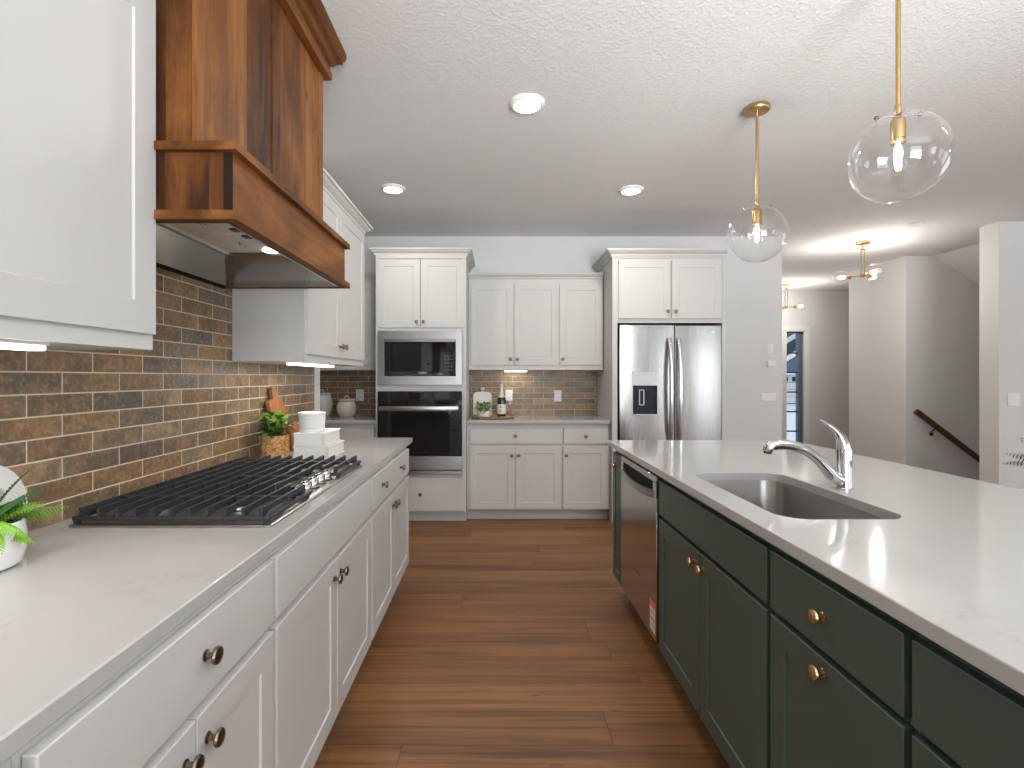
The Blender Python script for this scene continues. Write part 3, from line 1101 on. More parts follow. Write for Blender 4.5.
# ------------------------------------------------------------------ range hood
HX, CX = -.650, -.742      # lower box front, chimney front
H0, H1 = 1.267, 2.215
t = thing('range_hood', 'stained brown wooden range hood with steel underside above the cooktop', 'range hood', (-.9, (H0+H1)/2, 1.69))
wallx = WX+.010
ZB, ZT = 1.687, 1.878
bm = NB()
box(bm, HX-.020, HX, H0+.004, H1, ZB+.004, ZT-.004)
part('front_board', bm, 'hood_y', t)
for yy in (H0, H1-.02):
    bm = NB()
    box(bm, wallx, HX-.0225, yy, yy+.02, ZB+.004, ZT-.004)
    part('side_board', bm, 'hood_side', t)
bm = NB()
box(bm, HX-.022, HX-.0005, H0-.0005, H0+.0038, ZB+.022, ZT-.021)
part('corner_strip', bm, 'dkwood', t, 'dark corner strip')
for zz, hh in ((ZB, .022), (ZT-.021, .021)):
    bm = NB()
    sweep(bm, [(wallx if zz > 1.8 else wallx, H1), (HX, H1), (HX, H0), (XU+.003, H0)][::-1], [(-.001, zz), (.018, zz), (.018, zz+hh), (-.001, zz+hh)])
    part('ledge_trim', bm, 'hood_y', t)
# top board of the lower box and the chimney
bm = NB()
box(bm, wallx, HX-.001, H0+.001, H1-.001, ZT-.004, ZT-.0005)
part('shelf', bm, 'hood_y', t)
bm = NB()
ZC = CEIL-.002
box(bm, wallx, CX-.012, H0+.004, H1-.004, ZT, ZC)
part('chimney', bm, 'hood_side', t)
cm = 1.722
Fc = FL(CX)
for u0, u1 in ((H0+.004, H0+.045), (cm-.012, cm+.028), (H1-.045, H1-.004)):
    bm = NB()
    fbox(bm, Fc, u0, u1, -.012, 0, ZT, 2.62, .0015)
    part('stile', bm, 'hood_z', t)
for u0, u1 in ((H0+.045, cm-.012), (cm+.028, H1-.045)):
    bm = NB()
    fbox(bm, Fc, u0, u1, -.0118, -.006, ZT, 2.62)
    part('panel', bm, 'hood_z', t)
bm = NB()
sweep(bm, [(wallx, H1-.004), (CX, H1-.004), (CX, H0+.004), (wallx, H0+.004)][::-1],
      [(-.003, 2.596), (.026, 2.596), (.029, 2.602), (.029, 2.628), (.022, 2.632), (.022, 2.655), (.034, 2.661), (.044, 2.674), (.054, 2.684), (.066, 2.690), (.066, 2.702), (.074, 2.708), (.078, 2.722), (.078, ZC), (-.003, ZC)])
part('crown_molding', bm, 'hood_y', t)
# stainless liner: rim, sloping sides, filter deck
lx0, lx1, ly0, ly1 = wallx+.012, HX-.022, H0+.022, H1-.022
bm = NB()
def rc(x0, x1, y0, y1, z): return [(x0, y0, z), (x1, y0, z), (x1, y1, z), (x0, y1, z)]
DKX0, DKX1, dk0, dk1, ZD = -1.045, -.795, 1.47, 1.985, 1.782
loft(bm, [rc(lx0, lx1, ly0, ly1, ZB+.003), rc(lx0+.008, lx1-.008, ly0+.008, ly1-.008, ZB+.003),
          rc(DKX0-.006, DKX1+.006, dk0-.006, dk1+.006, ZD-.012), rc(DKX0, DKX1, dk0, dk1, ZD-.008), rc(DKX0, DKX1, dk0, dk1, ZD+.012)], cap0=False, cap1=True)
part('liner', bm, 'liner', t, 'shiny steel underside')
bm = NB()
box(bm, wallx, lx0-.0005, H0+.02, H1-.02, ZB-.006, ZB+.014)
part('rear_lip', bm, 'dkwood', t)
mid_ = (dk0+dk1)/2
for a_, b_ in ((dk0+.004, mid_-.002), (mid_+.002, dk1-.004)):
    bm = NB()
    box(bm, DKX0+.018, DKX1-.094, a_, b_, ZD, ZD+.008, .002)
    fl = part('filter', bm, 'filter', t)
    bm = NB()
    tube(bm, [(DKX1-.12, (a_+b_)/2-.025, ZD), (DKX1-.12, (a_+b_)/2-.02, ZD-.006), (DKX1-.12, (a_+b_)/2+.02, ZD-.006), (DKX1-.12, (a_+b_)/2+.025, ZD)], .003, 8)
    part('pull', bm, 'steel_h', fl)
bm = NB()
box(bm, DKX0+.002, DKX0+.016, dk0+.002, dk1-.002, ZD-.006, ZD+.008)
part('filter_rail', bm, 'plastic', t)
bm = NB()
box(bm, DKX1-.090, DKX1-.002, dk0+.002, dk1-.002, ZD-.004, ZD+.010, .002)
cs = part('control_strip', bm, 'plastic', t)
lx1 = DKX1+.010
for yy in (1.655, 1.735):
    bm = NB()
    box(bm, lx1-.068, lx1-.044, yy-.016, yy+.016, ZD-.009, ZD-.003, .002)
    part('button', bm, 'black', cs)
for yy in (dk0+.055, dk1-.06):
    bm = NB()
    lathe(bm, [(0, .0), (.024, 0), (.026, .002), (.030, .003), (.030, .008), (0, .008)], (lx1-.056, yy, ZD-.011), seg=20)
    part('lamp', bm, 'hoodlamp', cs)
    lamp('hood_lamp_light', 'SPOT', (lx1-.056, yy, ZD-.016), (0, 0, 0), 4, (1, .84, .6), .02, parent=t)

# ------------------------------------------------------------------ under-cabinet light bars
def led_bar(label, x0, x1, y0, y1, ztop, e, size, size_y):
    t = thing('light_bar', label, 'under-cabinet light', ((x0+x1)/2, (y0+y1)/2, ztop-.016), 'light bars under the wall cabinets')
    bm = NB()
    box(bm, x0, x1, y0, y1, ztop-.006, ztop-.0005)
    part('housing', bm, 'plastic', t)
    bm = NB()
    box(bm, x0+.002, x1-.002, y0+.002, y1-.002, ztop-.016, ztop-.006, .003)
    part('diffuser', bm, 'led', t)
    lamp('light_bar_light', 'AREA', ((x0+x1)/2, (y0+y1)/2, ztop-.018), (0, 0, 0), e, (1, .95, .86), size, size_y, parent=t)
led_bar('slim LED light bar under the wall cabinet nearest the camera', -.915, -.875, .40, 1.005, 1.368, 1.6, .04, .58)
led_bar('slim LED light bar under the wall cabinet beyond the wooden hood', -.940, -.895, 2.30, 2.86, 1.372, 1.6, .04, .5)
led_bar('slim LED light bar under the back wall cabinet, above the bottle', .09, .32, 5.10, 5.135, 1.372, .5, .22, .03)

# ------------------------------------------------------------------ gas cooktop
CX0, CX1, CY0, CY1 = -1.099, -.574, 1.312, 2.226
t = thing('gas_cooktop', 'stainless five-burner gas cooktop with black cast iron grates', 'cooktop', ((CX0+CX1)/2, (CY0+CY1)/2, CT))
bm = NB()
a_ = rrect(CX0, CX1, CY0, CY1, .012, 3)
b_ = rrect(CX0+.006, CX1-.006, CY0+.006, CY1-.006, .010, 3)
loft(bm, [[(x, y, CT+.0005) for x, y in a_], [(x, y, CT+.006) for x, y in a_], [(x, y, CT+.009) for x, y in b_], [(x, y, CT+.0075) for x, y in rrect(CX0+.02, CX1-.02, CY0+.02, CY1-.02, .01, 3)]])
part('tray', bm, 'traysteel', t)
zt = CT+.0075
burners = [(-.96, 1.475, .038), (-.73, 1.475, .032), (-.90, 1.769, .052), (-.96, 2.063, .038), (-.73, 2.063, .032)]
for x, y, r in burners:
    bm = NB()
    lathe(bm, [(0, 0), (r+.016, 0), (r+.016, .003), (r+.004, .005), (r, .014), (0, .014)], (x, y, zt), seg=28)
    bo = part('burner', bm, 'steel_h', t)
    bm = NB()
    lathe(bm, [(0, 0), (r+.003, 0), (r+.005, .003), (r+.003, .008), (r*.6, .0095), (0, .0095)], (x, y, zt+.0142), seg=28)
    part('burner_cap', bm, 'black', bo)
GT, GB = CT+.049, CT+.022
def grate(y0, y1, x0, x1, nbar):
    bm = NB()
    fr = .012
    z0, z1 = CT+.016, CT+.027
    for bx in ((x0, x1, y0, y0+fr), (x0, x1, y1-fr, y1), (x0, x0+fr, y0+fr, y1-fr), (x1-fr, x1, y0+fr, y1-fr)):
        box(bm, *bx, z0, z1, .002)
    for xx in (x0+.004, x1-.016):
        for yy in (y0+.002, y1-.014):
            box(bm, xx, xx+.012, yy, yy+.012, zt, z0+.002)
    for i in range(nbar):
        x = x0+.022+(x1-x0-.044)*i/(nbar-1)
        # fin along the depth with sloping ends
        pts = [(y0+.001, z0+.004), (y1-.001, z0+.004), (y1-.001, z0+.018), (y1-.004, GT), (y1-.014, GT), (y1-.030, GT-.013), (y0+.030, GT-.013), (y0+.014, GT), (y0+.004, GT), (y0+.001, z0+.018)]
        pts = [(y0+.001, z0+.004), (y0+.001, GT), (y1-.001, GT), (y1-.001, z0+.004), (y1-.040, GT-.016), (y0+.040, GT-.016)]
        prism(bm, lambda u, v, w: Vector((v, u, w)), pts, x-.0038, x+.0038)
    ym = (y0+y1)/2
    box(bm, x0+.01, x1-.01, ym-.005, ym+.005, GT-.015, GT-.003)
    part('grate', bm, 'iron', t)
g1, g2 = 1.319, 2.220
w3 = (g2-g1)/3
grate(g1, g1+w3-.002, -1.092, -.581, 11)
grate(g1+w3+.002, g1+2*w3-.002, -1.092, -.668, 9)
grate(g1+2*w3+.002, g2, -1.092, -.581, 11)
for i in range(5):
    y = 1.628+.0665*i
    bm = NB()
    lathe(bm, [(0, 0), (.021, 0), (.021, .006), (.019, .008), (.018, .030), (.016, .033), (0, .033)], (-.627, y, zt), seg=24)
    box(bm, -.627-.004, -.627+.004, y-.017, y+.017, zt+.030, zt+.037, .001)
    kb = part('knob', bm, 'knobsteel', t, 'shiny steel control knob')
    bm = NB()
    lathe(bm, [(0, 0), (.024, 0), (.024, .003), (0, .003)], (-.627, y, zt+.0002), seg=24)
    part('knob_base', bm, 'black', kb)

# ------------------------------------------------------------------ island
XI0, XI1, YI0, YI1 = .691, 1.816, -.60, 3.147
XIF = .708
F = FI(XIF)
SKX0, SKX1, SKY0, SKY1 = .790, 1.145, 1.395, 2.075
bm = NB()
inner = rrect(SKX0, SKX1, SKY0, SKY1, .075, 8)
outer = [(XI0, YI0), (XI1, YI0), (XI1, YI1), (XI0, YI1)]
def loopedges(pts, z):
    vs = [bm.verts.new((x, y, z)) for x, y in pts]
    return [bm.edges.new((vs[i], vs[(i+1) % len(vs)])) for i in range(len(vs))]
e = loopedges(outer, CT) + loopedges(inner, CT)
r = bmesh.ops.triangle_fill(bm, use_beauty=True, use_dissolve=False, edges=e)
fs = [f for f in bm.faces]
ex = bmesh.ops.extrude_face_region(bm, geom=fs)
for v in ex['geom']:
    if isinstance(v, bmesh.types.BMVert): v.co.z = .884
bmesh.ops.recalc_face_normals(bm, faces=bm.faces)
es = [e for e in bm.edges if len(e.link_faces) == 2 and e.calc_face_angle(0) > 1.2 and all(v.co.z > .9 for v in e.verts)]
bmesh.ops.bevel(bm, geom=es, offset=.003, segments=2, affect='EDGES', profile=.5)
single('island_worktop', bm, 'quartz', 'white quartz island worktop with a sink cut into it', 'worktop', angle=12)

IDEP = .62
IG = 'green base cabinets of the island'
ISL = [('pull_out_cabinet', 'narrow green pull-out cabinet at the far end of the island', 2.868, 3.085),
       ('base_cabinet', 'green two-door sink cabinet between dishwasher and drawer cabinet', 1.327, 2.222),
       ('base_cabinet', 'green island cabinet with two brass knobs in line, right of the sink cabinet', .880, 1.327),
       ('base_cabinet', 'green island cabinet at the right edge, nearest the camera in view', .420, .880),
       ('base_cabinet', 'green island cabinet beside the camera at the near end', -.52, .420)]
DT0, DT1, DB0, DB1 = .708, .855, .124, .692
for i, (nm, lab, a, b) in enumerate(ISL):
    a2, b2 = a+.009, b-.009
    m_ = (a2+b2)/2
    if i == 0: fr = [dict(k='door', r=(a2, b2, DB0, DT1), knobs=[(m_, .785)], stile=.05)]
    elif i == 1: fr = [dict(k='false_front', r=(a2, b2, DT0, DT1), flat=True)] + pair(a2, b2, koff=.040, w0=DB0, w1=DB1, kd=.045)
    elif i in (2, 3): fr = [dict(k='drawer', r=(a2, b2, DT0, DT1), knobs=[(m_, .785)], flat=True), dict(k='door', r=(a2, b2, DB0, DB1), knobs=[(m_, .664)])]
    else: fr = [dict(k='drawer', r=(a2, b2, DT0, DT1), knobs=[(m_, .785)], flat=True)] + pair(a2, b2, koff=.036, w0=DB0, w1=DB1)
    base_cab(nm, lab, F, 'I', 'gold', 'green', a, b-.001, IDEP, .105, .8838, fr, hollow=(i == 1), group=IG)
# island back panel (seating side)
bm = NB()
box(bm, XIF+IDEP+.002, XIF+IDEP+.03, -.52, 3.085, 0, .8838)
single('island_back_panel', bm, 'green', 'green panel closing the island on its seating side', 'panel')
bm = NB()
box(bm, XIF+.025, XIF+IDEP, 2.222, 2.2285, .105, .8838)
single('island_divider', bm, 'green', 'thin green panel between the dishwasher and sink cabinet', 'panel')

# dishwasher
F = FI(XIF+.014)
t = thing('dishwasher', 'stainless dishwasher with pocket bar handle built into the green island', 'dishwasher', F(2.545, -.3, 0))
d0, d1 = 2.233, 2.861
bm = NB()
fbox(bm, F, d0+.004, d1-.004, -.58, -.02, .10, .868)
fbox(bm, F, d0+.004, d1-.004, -.58, -.075, 0, .10)
part('body', bm, 'black', t)
bm = NB()
zp0, zp1 = .770, .835
fbox(bm, F, d0, d1, -.019, .018, .135, zp0, .003)
fbox(bm, F, d0, d1, -.019, .018, zp1, .866, .003)
fbox(bm, F, d0, d0+.05, -.019, .018, zp0, zp1)
fbox(bm, F, d1-.05, d1, -.019, .018, zp0, zp1)
fbox(bm, F, d0+.05, d1-.05, -.019, -.012, zp0, zp1)
dd = part('door', bm, 'steel_y', t)
bm = NB()
fbox(bm, F, d0+.05, d1-.05, -.0119, -.010, zp0, zp1)
part('pocket', bm, 'dark', dd)
bm = NB()
n = 14
lo = []
for i in range(n+1):
    s = i/n
    u = d0+.035+(d1-d0-.07)*s
    v = .018+.020*math.sin(PI*s)**.6
    zc = .782-.012*math.sin(PI*s)
    lo.append([F(u, v-.012, zc-.018), F(u, v, zc-.018), F(u, v+.003, zc), F(u, v, zc+.018), F(u, v-.012, zc+.018)])
loft(bm, lo)
part('handle', bm, 'steel_h', dd)
bm = NB()
fbox(bm, F, d0+.012, d0+.095, .0181, .0190, .165, .300)
st = part('sticker', bm, 'orange', t, 'orange and white sticker')
bm = NB()
fbox(bm, F, d0+.018, d0+.089, .0191, .0198, .228, .272)
fbox(bm, F, d0+.018, d0+.089, .0191, .0198, .171, .215)
sl_ = part('sticker_panel', bm, 'paper', st)
bm = NB()
for z in (.262, .255, .248, .205, .198, .191): fbox(bm, F, d0+.024, d0+.070, .0199, .0202, z-.0015, z+.0015)
part('sticker_lines', bm, 'greyplastic', st)
bm = NB()
fbox(bm, F, d0+.26, d0+.34, .0181, .0186, .330, .342)
part('badge', bm, 'steel_h', t)

# sink
bm = NB()
def rl(i, z, r): return [(x, y, z) for x, y in rrect(SKX0+i, SKX1-i, SKY0+i, SKY1-i, r, 8)]
loft(bm, [rl(-.022, .8835, .09), rl(-.003, .8835, .078), rl(-.001, .878, .076), rl(.004, .72, .072), rl(.012, .695, .066), rl(.035, .680, .05)], cap0=False, cap1=True)
t = single('sink', bm, 'sink', 'stainless undermount sink set into the island worktop', 'sink')
bm = NB()
lathe(bm, [(0, 0), (.035, 0), (.045, .001), (.045, .004), (.036, .004), (.034, .001), (0, .001)], ((SKX0+SKX1)/2+.04, (SKY0+SKY1)/2, .680), seg=24)
part('drain', bm, 'chrome', t)

# faucet
fx, fy = 1.208, 1.772
t = thing('faucet', 'chrome single-lever kitchen faucet on the island behind the sink', 'faucet', (fx, fy, CT))
bm = NB()
lathe(bm, [(0, 0), (.029, 0), (.029, .004), (.0255, .007), (.0245, .02), (.0235, .09), (.0235, .135), (.022, .14), (0, .14)], (fx, fy, CT), seg=28)
part('body', bm, 'chrome', t)
bm = NB()
cps = [(fx+.002, fy, CT+.028), (fx-.030, fy+.002, CT+.040), (fx-.055, fy+.004, CT+.068), (fx-.085, fy+.006, CT+.100), (fx-.125, fy+.009, CT+.130), (fx-.170, fy+.011, CT+.148), (fx-.210, fy+.013, CT+.152), (fx-.238, fy+.015, CT+.149), (fx-.252, fy+.016, CT+.138), (fx-.256, fy+.016, CT+.126)]
rad = [.022, .0235, .021, .0175, .016, .0165, .0178, .0182, .0178, .0150]
def smooth(ps, rs, k=5):
    ps = [Vector(p) for p in ps]
    o, ro = [], []
    for i in range(len(ps)-1):
        p0, p1, p2, p3 = ps[max(i-1, 0)], ps[i], ps[i+1], ps[min(i+2, len(ps)-1)]
        for j in range(k):
            s = j/k
            o.append(.5*((2*p1)+(p2-p0)*s+(2*p0-5*p1+4*p2-p3)*s*s+(-p0+3*p1-3*p2+p3)*s**3))
            ro.append(rs[i]*(1-s)+rs[i+1]*s)
    o.append(ps[-1]); ro.append(rs[-1])
    return o, ro
p_, r_ = smooth(cps, rad)
tube(bm, p_, r_, 18)
part('spout', bm, 'chrome', t)
bm = NB()
cyl(bm, (fx-.256, fy+.016, CT+.127), (fx-.257, fy+.016, CT+.120), .0125, .0125, 18)
part('spray_head', bm, 'dark', t)
bm = NB()
p_, r_ = smooth([(fx, fy, CT+.132), (fx-.004, fy, CT+.155), (fx-.016, fy, CT+.185), (fx-.035, fy, CT+.207), (fx-.058, fy+.002, CT+.224), (fx-.082, fy+.003, CT+.238)], [.0225, .0200, .0140, .0092, .0066, .0048])
tube(bm, p_, r_, 16)
part('lever', bm, 'chrome', t)

# ------------------------------------------------------------------ ceiling lights
def downlight(label, x, y, r=.095, on=True, e=8):
    t = thing('recessed_light', label, 'ceiling light', (x, y, CEIL-.02), 'recessed ceiling lights')
    bm = NB()
    lathe(bm, [(r, .0195), (r, .016), (r*.93, .006), (r*.80, .0), (r*.74, .002), (r*.73, .012), (r*.73, .0195)], (x, y, CEIL-.02), seg=36, close=True)
    part('trim_ring', bm, 'plastic', t)
    bm = NB()
    lathe(bm, [(0, .004), (r*.73, .004), (r*.73, .008), (0, .008)], (x, y, CEIL-.02), seg=36)
    part('diffuser', bm, 'diffuser' if on else 'plastic', t)
    if on: lamp('recessed_light_light', 'AREA', (x, y, CEIL-.022), (0, 0, 0), e, (1, .965, .92), .14, parent=t)
    return t
downlight('glowing recessed ceiling light nearest the camera, largest in view', .168, 2.692)
downlight('glowing recessed ceiling light at left, near the tall white wall cabinet', -.777, 3.90)
downlight('glowing recessed ceiling light in front of the refrigerator cabinet', 1.044, 3.93)
downlight('flat recessed ceiling light near the brass hall fixture, seen almost edge-on', 3.93, 4.785, .062, on=False)

def pendant(label, x, y):
    t = thing('pendant_light', label, 'pendant light', (x, y, CEIL-.03), 'glass globe pendants over the island')
    zc = 2.063
    R = .150
    bm = NB()
    lathe(bm, [(0, .0295), (.062, .0295), (.064, .026), (.064, .010), (.060, .004), (.012, .002), (0, .002)], (x, y, CEIL-.03), seg=32)
    part('canopy', bm, 'brass', t)
    bm = NB()
    cyl(bm, (x, y, CEIL-.027), (x, y, zc+R+.005), .0075, seg=14)
    lathe(bm, [(0, 0), (.010, 0), (.011, .01), (.011, .03), (.0085, .036), (0, .036)], (x, y, zc+R-.002), seg=16)
    part('rod', bm, 'brass', t)
    bm = NB()
    L_ = .060
    tube(bm, [(x-L_, y+.012, zc+R-.006), (x+L_, y-.012, zc+R-.006)], .0028, 8)
    tube(bm, [(x-.012, y-.045, zc+R-.004), (x+.012, y+.045, zc+R-.004)], .0028, 8)
    for s in (-1, 1):
        lathe(bm, [(0, 0), (.006, 0), (.007, .003), (.007, .009), (.004, .012), (0, .012)], (x+s*L_, y-s*.012, zc+R-.006), d=(s, -.2*s, 0), seg=12)
    part('crossbar', bm, 'nickel', t)
    bm = NB()
    lathe(bm, [(0, .085), (.016, .085), (.020, .080), (.0225, .074), (.0225, .012), (.0205, .010), (.0205, .004), (.023, .002), (.023, -.002), (.015, -.002), (0, 0)], (x, y, zc+.052), seg=24)
    part('socket', bm, 'brass', t)
    bm = NB()
    prof = []
    th0 = math.asin(.058/R)
    N = 40
    for i in range(N+1):
        th = th0+(PI-th0)*i/N
        prof.append((R*math.sin(th) if i < N else 0, R*math.cos(th)))
    prof = [(.058, R*math.cos(th0)+.006)] + prof
    lathe(bm, prof, (x, y, zc), seg=56)
    part('globe', bm, 'globe', t, 'clear glass globe')
    bm = NB()
    lathe(bm, [(0, .050), (.013, .048), (.014, .030), (.024, .012), (.030, -.012), (.028, -.030), (.016, -.046), (0, -.050)], (x, y, zc+.002), seg=24)
    bl = part('bulb', bm, 'globe', t)
    lamp('pendant_glow', 'POINT', (x, y, zc-.075), (0, 0, 0), 3, (1, .95, .88), .011, parent=t)
    bm = NB()
    lathe(bm, [(0, .046), (.006, .045), (.011, .030), (.0125, .010), (.009, -.020), (.0085, -.036), (.004, -.042), (0, -.043)], (x, y, zc), seg=14)
    part('filament', bm, 'filament', bl)
    return t
p1_ = pendant('clear globe pendant hanging nearer the camera, upper right over the island', 1.400, 1.778)
p2_ = pendant('clear globe pendant farther away, hanging in front of the refrigerator wall', 1.398, 2.732)

def hall_light(label, x, y, theta):
    t = thing('hall_ceiling_light', label, 'ceiling light', (x, y, CEIL-.025), 'three-globe brass hall fixtures')
    zc = 2.385
    bm = NB()
    lathe(bm, [(0, .0245), (.065, .0245), (.067, .021), (.067, .006), (.060, .0), (0, 0)], (x, y, CEIL-.025), seg=28)
    part('canopy', bm, 'brass', t)
    bm = NB()
    for s in (-1, 1):
        cyl(bm, (x+.018*s, y, CEIL-.08), (x+.018*s, y, zc), .005, seg=10)
    cyl(bm, (x, y, CEIL-.022), (x, y, CEIL-.075), .008, seg=10)
    box(bm, x-.026, x+.026, y-.007, y+.007, CEIL-.085, CEIL-.072)
    part('stem', bm, 'brass', t)
    bm = NB()
    lathe(bm, [(0, -.018), (.02, -.018), (.026, -.012), (.026, .012), (.02, .018), (0, .018)], (x, y, zc), seg=20)
    part('hub', bm, 'brass', t)
    for k in range(3):
        a = math.radians(theta)+2*PI*k/3
        d = Vector((math.cos(a), math.sin(a), 0))
        c = Vector((x, y, zc))
        bm = NB()
        cyl(bm, c+d*.02, c+d*.105, .0055, seg=10)
        lathe(bm, [(0, .10), (.020, .10), (.024, .104), (.024, .126), (.018, .130), (.018, .150), (0, .150)], c, d=d, seg=18)
        ar = part('arm', bm, 'brass', t)
        bm = NB()
        R = .080
        prof = []
        th0 = math.asin(.024/R)
        for i in range(19):
            th = th0+(PI-th0)*i/18
            prof.append((R*math.sin(th) if i < 18 else 0, -R*math.cos(th)))
        lathe(bm, prof, c+d*.205, d=d, seg=28)
        part('globe', bm, 'globe', ar, 'clear glass globe')
        bm = NB()
        lathe(bm, [(0, .150), (.013, .150), (.016, .165), (.022, .185), (.022, .200), (.012, .218), (0, .222)], c, d=d, seg=16)
        part('bulb', bm, 'hallbulb', ar)
        lamp('hall_glow', 'POINT', c+d*.243, (0, 0, 0), 7.5, (1, .95, .88), .014, parent=t)
    return t
hall_light('brass three-globe ceiling fixture beyond the island, in front of the stair wall', 3.92, 5.457, 144.3)
hall_light('brass three-globe ceiling fixture by the front door, partly hidden by the fridge wall', 4.50, 7.91, -29.6)

# ------------------------------------------------------------------ outlets, switches, thermostat
def outlet(label, F, u, w, hw=.037, hh=.058, group=None, kind='outlet'):
    t = thing(kind+'_plate', label, kind, F(u, 0, w-hh), group)
    bm = NB()
    fbox(bm, F, u-hw, u+hw, .0003, .006, w-hh, w+hh, .002)
    p = part('cover', bm, 'plastic', t)
    if kind == 'outlet':
        for s in (-1, 1):
            bm = NB()
            fbox(bm, F, u-.017, u+.017, .006, .0075, w+s*.022-.014, w+s*.022+.014, .001)
            so = part('socket', bm, 'plastic', t)
            bm = NB()
            for du in (-.006, .006): fbox(bm, F, u+du-.0012, u+du+.0012, .0075, .0079, w+s*.022-.004, w+s*.022+.006)
            part('slot', bm, 'dark', so)
    else:
        n = max(1, round(hw/.028)-0) if hw > .04 else 1
        n = 1 if hw <= .04 else (2 if hw < .065 else 3)
        for k in range(n):
            uu = u+(k-(n-1)/2)*.046
            bm = NB()
            fbox(bm, F, uu-.014, uu+.014, .006, .0085, w-.033, w+.033, .001)
            part('rocker', bm, 'plastic', t)
    return t
FT = FB(BY-.008)
outlet('white outlet plate on the back brick tile, just right of the champagne bottle', FT, ux(508.9, 5.236), wz(395.5, 5.236))
outlet('white outlet plate on the back brick tile, right of the tray in the clear', FT, ux(557.8, 5.236), wz(395.9, 5.236))
outlet('white outlet plate on the dark brick tile of the corner nook', FT, ux(360, 5.236), wz(395.2, 5.236), .04, .06)
FW = FB(BY)
outlet('small white switch plate above the thermostat on the fridge wall', FW, ux(770.3, BY), wz(348.5, BY), .029, .046, kind='switch')
outlet('wide white switch plate below the thermostat on the fridge wall', FW, ux(768.5, BY), wz(397.2, BY), .074, .040, kind='switch')
outlet('white double switch plate on the bright wall at the right edge', FB(4.736), ux(1013.3, 4.736), wz(399.5, 4.736), .057, .060, kind='switch')
outlet('white outlet plate low on the far hall wall beside the faucet lever', FB(8.55), ux(829.5, 8.55), wz(433, 8.55))
t = thing('thermostat', 'white wall thermostat between two switch plates on the fridge wall', 'thermostat', (ux(771.2, BY), BY, wz(368, BY)))
bm = NB()
fbox(bm, FW, ux(767.2, BY), ux(775.2, BY), .0003, .022, wz(368, BY), wz(361, BY), .004)
part('case', bm, 'plastic', t)
bm = NB()
fbox(bm, FW, ux(768.4, BY), ux(774, BY), .022, .0228, wz(366.8, BY), wz(366.2, BY))
part('display_line', bm, 'greyplastic', t)

# handrail
t = thing('handrail', 'dark wooden stair handrail on a black bracket, sloping down to the right', 'handrail', (4.95, 6.01, .80))
bm = NB()
A, B = Vector((4.945, 6.01, .905)), Vector((7.4, 6.01, .905-(7.4-4.945)*.765))
dd_ = (B-A).normalized()
up = Vector((0, 1, 0)).cross(dd_).normalized()
if up.z < 0: up = -up
lp = []
for p in (A, B):
    lp.append([p+Vector((0, s*.026, 0))*1+up*q for s, q in ((-1, -.020), (-1, .014), (-.6, .028), (.6, .028), (1, .014), (1, -.020), (.6, -.030), (-.6, -.030))])
loft(bm, lp)
part('rail', bm, 'rail', t)
for s in (.30, 1.5):
    p = A+dd_*s
    bm = NB()
    tube(bm, [p-up*.028, p-up*.060, p-up*.070+Vector((0, .02, 0)), Vector((p.x, 6.084, p.z-.095))], .007, 10)
    lathe(bm, [(0, 0), (.024, 0), (.024, .006), (0, .008)], (p.x, 6.0855, p.z-.095), d=(0, -1, 0), seg=18)
    part('bracket', bm, 'black', t, 'black metal bracket')

# ------------------------------------------------------------------ plants and small things
def leaf(bm, p, d, up, L, W, droop=.3, n=5, fold=.15):
    d = Vector(d).normalized()
    side = d.cross(Vector(up)).normalized()
    nrm = side.cross(d).normalized()
    rows = []
    for i in range(n+1):
        s = i/n
        c = Vector(p)+d*(L*s)-Vector((0, 0, 1))*(droop*L*s*s)
        w = W*math.sin(PI*(s**.8))*.5 + .0004
        rows.append((bm.verts.new(c-side*w+nrm*w*fold), bm.verts.new(c), bm.verts.new(c+side*w+nrm*w*fold)))
    for a, b in zip(rows, rows[1:]):
        bm.faces.new((a[0], a[1], b[1], b[0]))
        bm.faces.new((a[1], a[2], b[2], b[1]))

def frond(bm, base, az, L, rise, droop, lw, n=19):
    """fern frond: arching midrib with paired leaflets"""
    d = Vector((math.cos(az), math.sin(az), 0))
    pts = []
    for i in range(n+1):
        s = i/n
        pts.append(Vector(base)+d*(L*s)+Vector((0, 0, rise*s-droop*s*s)))
    tube(bm, pts, [.0014*(1-.7*i/n) for i in range(n+1)], 5)
    side = Vector((-d.y, d.x, 0))
    for i in range(2, n+1):
        s = i/n
        t_ = (pts[i]-pts[i-1]).normalized()
        ll = lw*math.sin(PI*min(1, .12+s*.86))**.8
        for sg in (-1, 1):
            leaf(bm, pts[i], side*sg+t_*.45+Vector((0, 0, -.75)), Vector((0, 0, 1))+d*.6, ll, ll*.21, .12, 4, .1)

